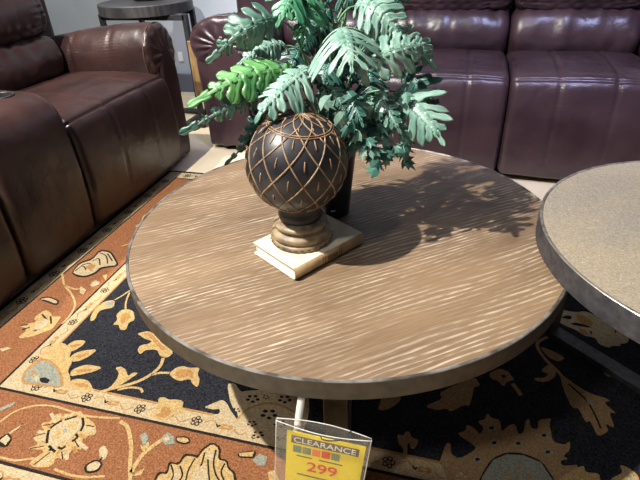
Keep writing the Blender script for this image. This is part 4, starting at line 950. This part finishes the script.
def bez(a, b, c, t): return a*(1-t)**2+b*2*t*(1-t)+c*t*t
def big_leaf(base, tip, W, arch, roll, tone, seed):
    rnd = random.Random(seed)
    a, c = Vector(base)-OFF, Vector(tip)-OFF
    chord = c-a; L = chord.length
    view = (CAMP-OFF-(a+c)/2).normalized()
    nrm = (view*.75+Vector((0, 0, .75))).normalized()
    nrm = (nrm-chord.normalized()*nrm.dot(chord.normalized())).normalized()
    nrm = Matrix.Rotation(R(roll), 3, chord.normalized()) @ nrm
    b = (a+c)/2+nrm*arch*2+Vector((0, 0, arch))
    NS = 6
    V, F, MI = [], [], []
    def frame(t):
        p = bez(a, b, c, t); tg = (bez(a, b, c, min(1, t+.02))-bez(a, b, c, max(0, t-.02))).normalized()
        sd = tg.cross(nrm).normalized(); return p, tg, sd, sd.cross(tg).normalized()
    def surf(t, y, fwd):    # point off the midrib: y sideways, fwd along
        p, tg, sd, nn = frame(t)
        return p+sd*y+tg*fwd-nn*(abs(y)**1.6*2.2)+nn*.002
    def prof_at(f, neck, belly):
        ks = [(0, 1.06), (.26, 1.02), (.40, neck+.08), (.52, neck+.10), (.70, belly), (.84, belly*.9), (.94, belly*.58), (1, .05)]
        for (a0, b0), (a1, b1) in zip(ks, ks[1:]):
            if f <= a1: q = (f-a0)/(a1-a0); q = q*q*(3-2*q); return b0+(b1-b0)*q
        return .05
    def finger(t0, t1, side, ln, ang, curl):
        p0 = len(V); n = 11; wob = rnd.uniform(-1, 1)
        tm = (t0+t1)/2; hw0 = min((t1-t0)*L*.56*max(.62, math.sin(ang)), ln*.30+.004); neck = rnd.uniform(.50, .66); belly = rnd.uniform(.80, .98)
        for i in range(n+1):
            f = i/n
            d = ln*f
            hw = hw0*prof_at(f, neck, belly)
            hw = max(hw, .0006)
            ca, sa = math.cos(ang+curl*f), math.sin(ang+curl*f)
            x0_, y0_ = d*math.cos(ang+curl*f*.5), d*math.sin(ang+curl*f*.5)
            for q, lift in ((-1, 0), (-.45, .0008), (0, -.0012), (.45, .0008), (1, 0)):
                fx = x0_-sa*hw*q; fy = y0_+ca*hw*q
                w = surf(tm, side*fy, fx)
                _, _, _, nn = frame(tm)
                V.append(w+nn*(lift*2-(.010+.012*wob)*f*f*ln/.06))
        for i in range(n):
            for k in range(4):
                q = (p0+i*5+k, p0+i*5+k+1, p0+(i+1)*5+k+1, p0+(i+1)*5+k)
                F.append(q if side > 0 else q[::-1]); MI.append(0)
    for k in range(NS):
        t0 = k/(NS+.6); t1 = (k+1)/(NS+.6)
        env = math.sin(math.pi*min(1, .20+.72*(k+.5)/NS))**.8
        for side in (-1, 1):
            ln = W*env*(1+rnd.uniform(-.2, .14))
            ang = R(98-46*(k+.5)/NS-(0)) if k else R(128)
            finger(t0, t1, side, ln*(1.0 if k else .8), ang+rnd.uniform(-.13, .13), R(rnd.uniform(-34, -12)))
    # terminal lobe
    finger(.86, 1.0, 1, L*.24, R(4), 0)
    # centre web
    p0 = len(V)
    for i in range(13):
        t = i/12
        w = W*.16*math.sin(math.pi*min(1, .20+.74*t))**.8
        for q in (-2, -1, 0, 1, 2): V.append(surf(t, q*w*.5, abs(q)*w*.12)+frame(t)[3]*.0008)
    for i in range(12):
        for k in range(4):
            F.append((p0+i*5+k, p0+i*5+k+1, p0+(i+1)*5+k+1, p0+(i+1)*5+k)); MI.append(0)
    lf = from_data('leaf', V, F, [LEAF[tone]], pl, True)
    md = lf.modifiers.new('t', 'SOLIDIFY'); md.thickness = .0007
    V, F = [], []
    mid = []
    for i in range(13):
        p, tg, sd, nn = frame(i/12); mid.append(p+nn*.0026)
    tube_data(mid, lambda t: .0013*(1-.7*t)*(W/.06)**.5, 6, V, F, .6)
    for k in ():
        tm = (k+.5)/(NS+.6)
        for side in (-1, 1):
            ln = W*.62*math.sin(math.pi*min(1, .20+.72*(k+.5)/NS))**.8; ang = R(98-46*(k+.5)/NS)
            _, _, _, nn = frame(tm)
            tube_data([surf(tm, side*ln*f*math.sin(ang-R(11)*f), ln*f*math.cos(ang-R(11)*f))+nn*(.0009-.012*f*f*ln/.06) for f in (0, .33, .66, 1)], lambda t: .0008*(1-.6*t), 5, V, F, .6)
    from_data('vein', V, F, [M['vein']], lf)
    # stalk from the pot up to the leaf
    root = Vector((rnd.uniform(-.03, .03), rnd.uniform(-.03, .03), .205))
    ctl = Vector((root.x*1.4+a.x*.25, root.y*1.4+a.y*.25, max(a.z, root.z+.05)*.9+.05))
    tube('stalk', [bez(root, ctl, a, i/12) for i in range(13)]+[frame(.03)[0]], lambda t: .0034-.0016*t, M['stalk'], lf, 8)
    return lf
for i, (b, t, W, ar, ro, to) in enumerate(LEAVES): big_leaf(b, t, W, ar, ro, to, i)
# small ivy foliage that fills the middle and trails over the rim
V, F, MI = [], [], []
rnd = random.Random(3)
for (p, s) in IVY:
    p = Vector(p)-OFF
    view = (CAMP-OFF-p).normalized()
    nn = (view+Vector((rnd.uniform(-.8, .8), rnd.uniform(-.6, .6), rnd.uniform(0, .9)))).normalized()
    d = Vector((rnd.uniform(-1, 1), rnd.uniform(-1, .4), rnd.uniform(-1, .1))); d = (d-nn*d.dot(nn)).normalized(); q = nn.cross(d)
    out = [(0, -.10), (.30, -.42), (.62, -.52), (.60, -.24), (1.02, -.06), (.80, .0), (1.02, .06), (.60, .24), (.62, .52), (.30, .42), (0, .10)]
    out = [(-.15, 0), (-.05, -.35), (.30, -.62), (.34, -.30), (.75, -.34), (.66, -.12), (1.15, 0), (.66, .12), (.75, .34), (.34, .30), (.30, .62), (-.05, .35)]
    n = len(V); V.append(p+d*s*.3+nn*.002)
    for (u, v) in out: V.append(p+d*s*u+q*s*v-nn*(abs(v)*.35+max(0, u-.4)*.4)*s)
    m = rnd.choice((0, 0, 1, 3, 3))
    for k in range(len(out)): F.append((n, n+1+k, n+1+(k+1) % len(out))); MI.append(m)
fo = from_data('small_foliage', V, F, LEAF[:4], pl, False, MI)
md = fo.modifiers.new('t', 'SOLIDIFY'); md.thickness = .0006
V, F = [], []
for k, (p, s) in enumerate(IVY):
    p = Vector(p)-OFF
    if k % 3 == 0:
        r0 = Vector((rnd.uniform(-.04, .04), rnd.uniform(-.04, .04), .205)); cc = (r0+p)/2+Vector((0, 0, .06))
        tube_data([bez(r0, cc, p, i/8) for i in range(9)], .0011, 5, V, F)
tr = [Vector(IVY[-13+i][0])-OFF for i in range(4)]
tube_data([Vector((.03, -.03, .21)), Vector((.05, -.05, .235))]+tr, .0012, 5, V, F)
from_data('vine_stems', V, F, [M['stalk']], pl)

# ------------------------------------------------------------------ price tag
TL = Vector((-.246, .520, .379)); ex = Vector((.152, .009, -.0155)).normalized()
nz = ex.cross(Vector((0, 0, 1))).normalized()           # towards the viewer
ey = nz.cross(ex).normalized()
if ey.z < 0: ey = -ey
pt = bpy.data.objects.new('price_tag', None); COL.objects.link(pt); pt.empty_display_size = .05
pt.matrix_world = Matrix(((ex.x, ey.x, nz.x, TL.x), (ex.y, ey.y, nz.y, TL.y), (ex.z, ey.z, nz.z, TL.z), (0, 0, 0, 1)))
tag(pt, 'yellow clearance price tag in a clear sleeve hanging below the rim of the oak table', 'sign')
SW, SH = .166, .232
def sheet_mesh(name, x0, x1, y0, y1, zf, th, mat, parent, nx=16, ny=12, top=None):
    V, F = [], []
    for j in range(ny+1):
        for i in range(nx+1):
            u, v = i/nx, j/ny; x = x0+(x1-x0)*u; y = y0+(y1-y0)*v
            if top: y = y0+(y1+top(u)-y0)*v
            V.append((x, y, zf(u, v)))
    for j in range(ny):
        for i in range(nx): a = j*(nx+1)+i; F.append((a, a+1, a+nx+2, a+nx+1))
    o = from_data(name, V, F, [mat], parent); md = o.modifiers.new('s', 'SOLIDIFY'); md.thickness = th; md.offset = 0
    return o
bowl = lambda u, v, s: s*(.0012+.010*v*v*math.sin(math.pi*u))
sheet_mesh('sleeve_front', 0, SW, -SH, 0, lambda u, v: .0016+.006*v**3*math.sin(math.pi*u), .0004, M['vinyl'], pt, top=lambda u: -.004*math.sin(math.pi*u))
sheet_mesh('sleeve_back', 0, SW, -SH, .002, lambda u, v: -.0016-.006*v**3*math.sin(math.pi*u), .0004, M['vinyl'], pt, top=lambda u: .004*math.sin(math.pi*u))
V, F = [], []
edge = [(0, -SH, 0)]+[(0, -SH*(1-i/10), 0) for i in range(1, 11)]
tube_data(edge, .0009, 6, V, F)
tube_data([(SW, -SH+SH*i/10, 0) for i in range(11)], .0009, 6, V, F)
tube_data([(SW*i/16, -.004*math.sin(math.pi*i/16), .0016+.006*math.sin(math.pi*i/16)) for i in range(17)], .0008, 6, V, F)
tube_data([(SW*i/16, .002+.004*math.sin(math.pi*i/16), -.0016-.006*math.sin(math.pi*i/16)) for i in range(17)], .0008, 6, V, F)
from_data('sleeve_edge', V, F, [noise_mat('vinyl_edge', srgb(214, 210, 200), srgb(232, 229, 220), 20, .3)], pt)
cw = .139; cx0 = .020; cy0 = -.021
card = box('card', cx0, cx0+cw, -SH+.004, cy0, -.0004, .0002, M['yellow'], pt, 0)
def print_rect(name, u0, u1, v0, v1, mat, z=.00045, sk=0):
    V = [(cx0+cw*u0, cy0-cw*v1, z), (cx0+cw*u1, cy0-cw*v1, z), (cx0+cw*u1, cy0-cw*v0, z), (cx0+cw*u0, cy0-cw*v0, z)]
    return V
def print_rects(name, rects, mat, z=.00045):
    rects = [(a, b, c*1.4, d*1.4) for a, b, c, d in rects]
    V, F = [], []
    for r in rects:
        V += print_rect('', *r, None, z); n = len(V); F.append((n-4, n-3, n-2, n-1))
    o = from_data(name, V, F, [mat], card, False); md = o.modifiers.new('s', 'SOLIDIFY'); md.thickness = .0002; md.offset = -1
    return o
print_rects('heading_band', [(.06, .93, .055, .165)], M['grey_ink'])
print_rects('colour_square', [(.09, .20, .195, .295)], M['teal_ink']); print_rects('colour_square', [(.215, .325, .195, .295)], M['olive_ink'])
print_rects('colour_square', [(.34, .45, .195, .295)], M['orange_ink']); print_rects('colour_square', [(.465, .575, .195, .295)], M['red_ink'])
print_rects('colour_square', [(.59, .70, .195, .295)], M['teal_ink'])
print_rects('fine_print', [(.14+.026*i, .1661+.026*i, .335, .35) for i in range(8)], M['black_ink'])
print_rects('fine_print', [(.44+.028*i, .4681+.028*i, .335, .352) for i in range(11)], M['black_ink'])
print_rects('fine_print', [(.16+.05*i, .2101+.05*i, .62, .638) for i in range(12)], M['black_ink'])
def lettering(name, txt, uc, vc, h, wid, mat, bold=0):
    cu = bpy.data.curves.new(name, 'FONT'); cu.body = txt; cu.align_x = 'CENTER'; cu.align_y = 'CENTER'; cu.size = 1; cu.offset = bold; cu.extrude = .002
    to = bpy.data.objects.new(name, cu); COL.objects.link(to); bpy.context.view_layer.update()
    me = bpy.data.meshes.new_from_object(to.evaluated_get(bpy.context.evaluated_depsgraph_get()))
    bpy.data.objects.remove(to)
    xs = [v.co.x for v in me.vertices]; ys = [v.co.y for v in me.vertices]
    sx = wid*cw/(max(xs)-min(xs)); sy = h*cw/(max(ys)-min(ys)); mx_, my_ = (max(xs)+min(xs))/2, (max(ys)+min(ys))/2
    for v in me.vertices: v.co = ((v.co.x-mx_)*sx+cx0+cw*uc, (v.co.y-my_)*sy+cy0-cw*vc, .0007+v.co.z*.05)
    return link(name, me, card, [mat], False)
lettering('heading_lettering', 'CLEARANCE', .495, .154, .105, .80, M['white_ink'], .008)
lettering('price_lettering', '299', .49, .665, .21, .40, M['red_ink'], .012)
# plastic hanger strip and a wire hook through the sleeve
imw = pt.matrix_world.inverted()
P = lambda w: tuple(imw @ Vector(w))
a, b = Vector(P((-.207, .552, .4155))), Vector((.037, -.028, -.004))
V = []
for i in range(9):
    p = a.lerp(b, i/8); p.z += .003*math.sin(math.pi*i/8)
    V += [(p.x-.0065, p.y, p.z), (p.x+.0065, p.y, p.z)]
st = from_data('hanger_strip', V, [(2*i, 2*i+1, 2*i+3, 2*i+2) for i in range(8)], [noise_mat('milky_plastic', srgb(208, 204, 194), srgb(226, 222, 212), 20, .35)], pt)
md = st.modifiers.new('s', 'SOLIDIFY'); md.thickness = .0008
tube('wire_hook', [(.080, -.006, .008), (.084, -.010, .012), (.095, -.011, .011), (.110, -.008, .009), (.122, -.002, .004), (.130, .008, -.004)], .0011, M['iron'], pt)

# ------------------------------------------------------------------ end table in the back corner
SC_ = (-1.945, 3.01)
s = empty('end_table', (SC_[0], SC_[1], 0)); tag(s, 'round dark wood end table with black iron legs, in the corner between the two sofas', 'table')
lathe('tabletop', [(.280, .685), (.285, .688), (.285, .742), (.280, .746)], [M['dark_oak']], s, 96, smooth=False)
for sy in (-.135, .135):
    fx = .045
    hx = .285 if sy < 0 else .19
    box('top_bar', fx-hx, fx+hx, sy-.0145, sy+.0145, .655, .6855, M['iron'], s, .002)
    box('floor_bar', fx-hx-.015, fx+hx+.015, sy-.015, sy+.015, .001, .03, M['iron'], s, .002)
    for sx in (-1, 1):
        box('leg', fx+sx*hx-.015, fx+sx*hx+.015, sy-.0145, sy+.0145, .028, .69, M['iron'], s, .002)
for sx in (-.17, .17): box('cross_bar', fx+sx-.0145, fx+sx+.0145, -.122, .122, .002, .029, M['iron'], s, .002)
sp_ = box('side_panel', 0, .17, -.009, .009, .215, .545, M['pine'], s, .003, Matrix.Translation((.338, -.172, 0)) @ Matrix.Rotation(R(32), 4, 'Z')); sp_['label'] = 'rustic natural wood side panel'
v = lathe('pot', [(.085, 0), (.09, .004), (.09, .03), (.10, .06), (.115, .14), (.11, .20), (.10, .205), (.10, .19), (.09, .02)], [M['black']], None, 64, loc=(-1.95, 3.06, .7465))
tag(v, 'black round pot on the dark wood end table, cut off at the top', 'pot')
# ------------------------------------------------------------------ wall outlet
ou = empty('wall_outlet', (-2.15, 3.66, .27)); tag(ou, 'small white outlet plate on the grey back wall beside the end table', 'outlet')
box('plate', -.02, .02, -.008, 0, -.035, .035, M['white'], ou, .003)

# ------------------------------------------------------------------ lights
def spot(name, loc, tgt, energy, color, size=R(60), rad=.03, blend=.4):
    l = bpy.data.lights.new(name, 'SPOT'); l.energy = energy; l.color = color; l.spot_size = size; l.spot_blend = blend; l.shadow_soft_size = rad
    o = bpy.data.objects.new(name, l); COL.objects.link(o); o.location = loc
    o.rotation_euler = (Vector(tgt)-Vector(loc)).to_track_quat('-Z', 'Y').to_euler(); return o
def area(name, loc, tgt, energy, color, sx, sy):
    l = bpy.data.lights.new(name, 'AREA'); l.energy = energy; l.color = color; l.shape = 'RECTANGLE'; l.size = sx; l.size_y = sy
    o = bpy.data.objects.new(name, l); COL.objects.link(o); o.location = loc
    o.rotation_euler = (Vector(tgt)-Vector(loc)).to_track_quat('-Z', 'Y').to_euler(); return o
spot('track_spot', (-1.56, .15, 2.85), (-.05, 1.2, .3), 740, (1, .95, .88), R(108), .028, .4)
spot('sofa_haze_fill', (.9, .6, 3.2), (.2, 2.9, .75), 470, (.52, .56, 1), R(58), .09, .6)  # added bluish light standing in for the lens haze over the sofa
spot('seat_fill', (-2.5, 1.3, 3.2), (-1.75, 1.95, .5), 640, (1, .93, .85), R(46), .05, .7)  # unseen light, aimed to brighten the loveseat's seat tops
spot('wall_fill', (-2.0, 2.4, 3.1), (-2.2, 3.66, .9), 230, (.97, .98, 1), R(80), .2, .8)  # unseen fill added to brighten the back wall
spot('tag_fill', (-1.4, -1.1, 3.2), (-.1, .7, .4), 120, (1, .96, .9), R(60), .15, .7)  # unseen fill added to brighten the price tag
area('overhead_fill', (-1.0, 1.7, 3.4), (-1.0, 1.71, 0), 10, (.9, .93, 1), 1.2, 1.2)  # added soft fill from above, no fitting of this kind in view
w = bpy.data.worlds.new('showroom_air'); scene.world = w; w.use_nodes = True
w.node_tree.nodes['Background'].inputs[0].default_value = (.66, .72, .85, 1); w.node_tree.nodes['Background'].inputs[1].default_value = .11

# ------------------------------------------------------------------ camera
cam = bpy.data.cameras.new('camera'); co = bpy.data.objects.new('camera', cam); COL.objects.link(co); scene.camera = co
cam.sensor_fit = 'HORIZONTAL'; cam.sensor_width = 36; cam.lens = 500/640*36; cam.clip_start = .02
r = Vector((.9650047, .2595495, -.0374159)); u = Vector((-.1075199, .5217577, .8462910)); f = Vector((-.2391764, .8126518, -.5314054))
co.matrix_world = Matrix(((r.x, u.x, -f.x, 0), (r.y, u.y, -f.y, 0), (r.z, u.z, -f.z, 1.0971), (0, 0, 0, 1)))
vs = scene.view_settings; scene.display_settings.display_device = 'sRGB'
vs.view_transform = 'Standard'; vs.look = 'None'; vs.gamma = 1; vs.use_curve_mapping = False; vs.exposure = 0
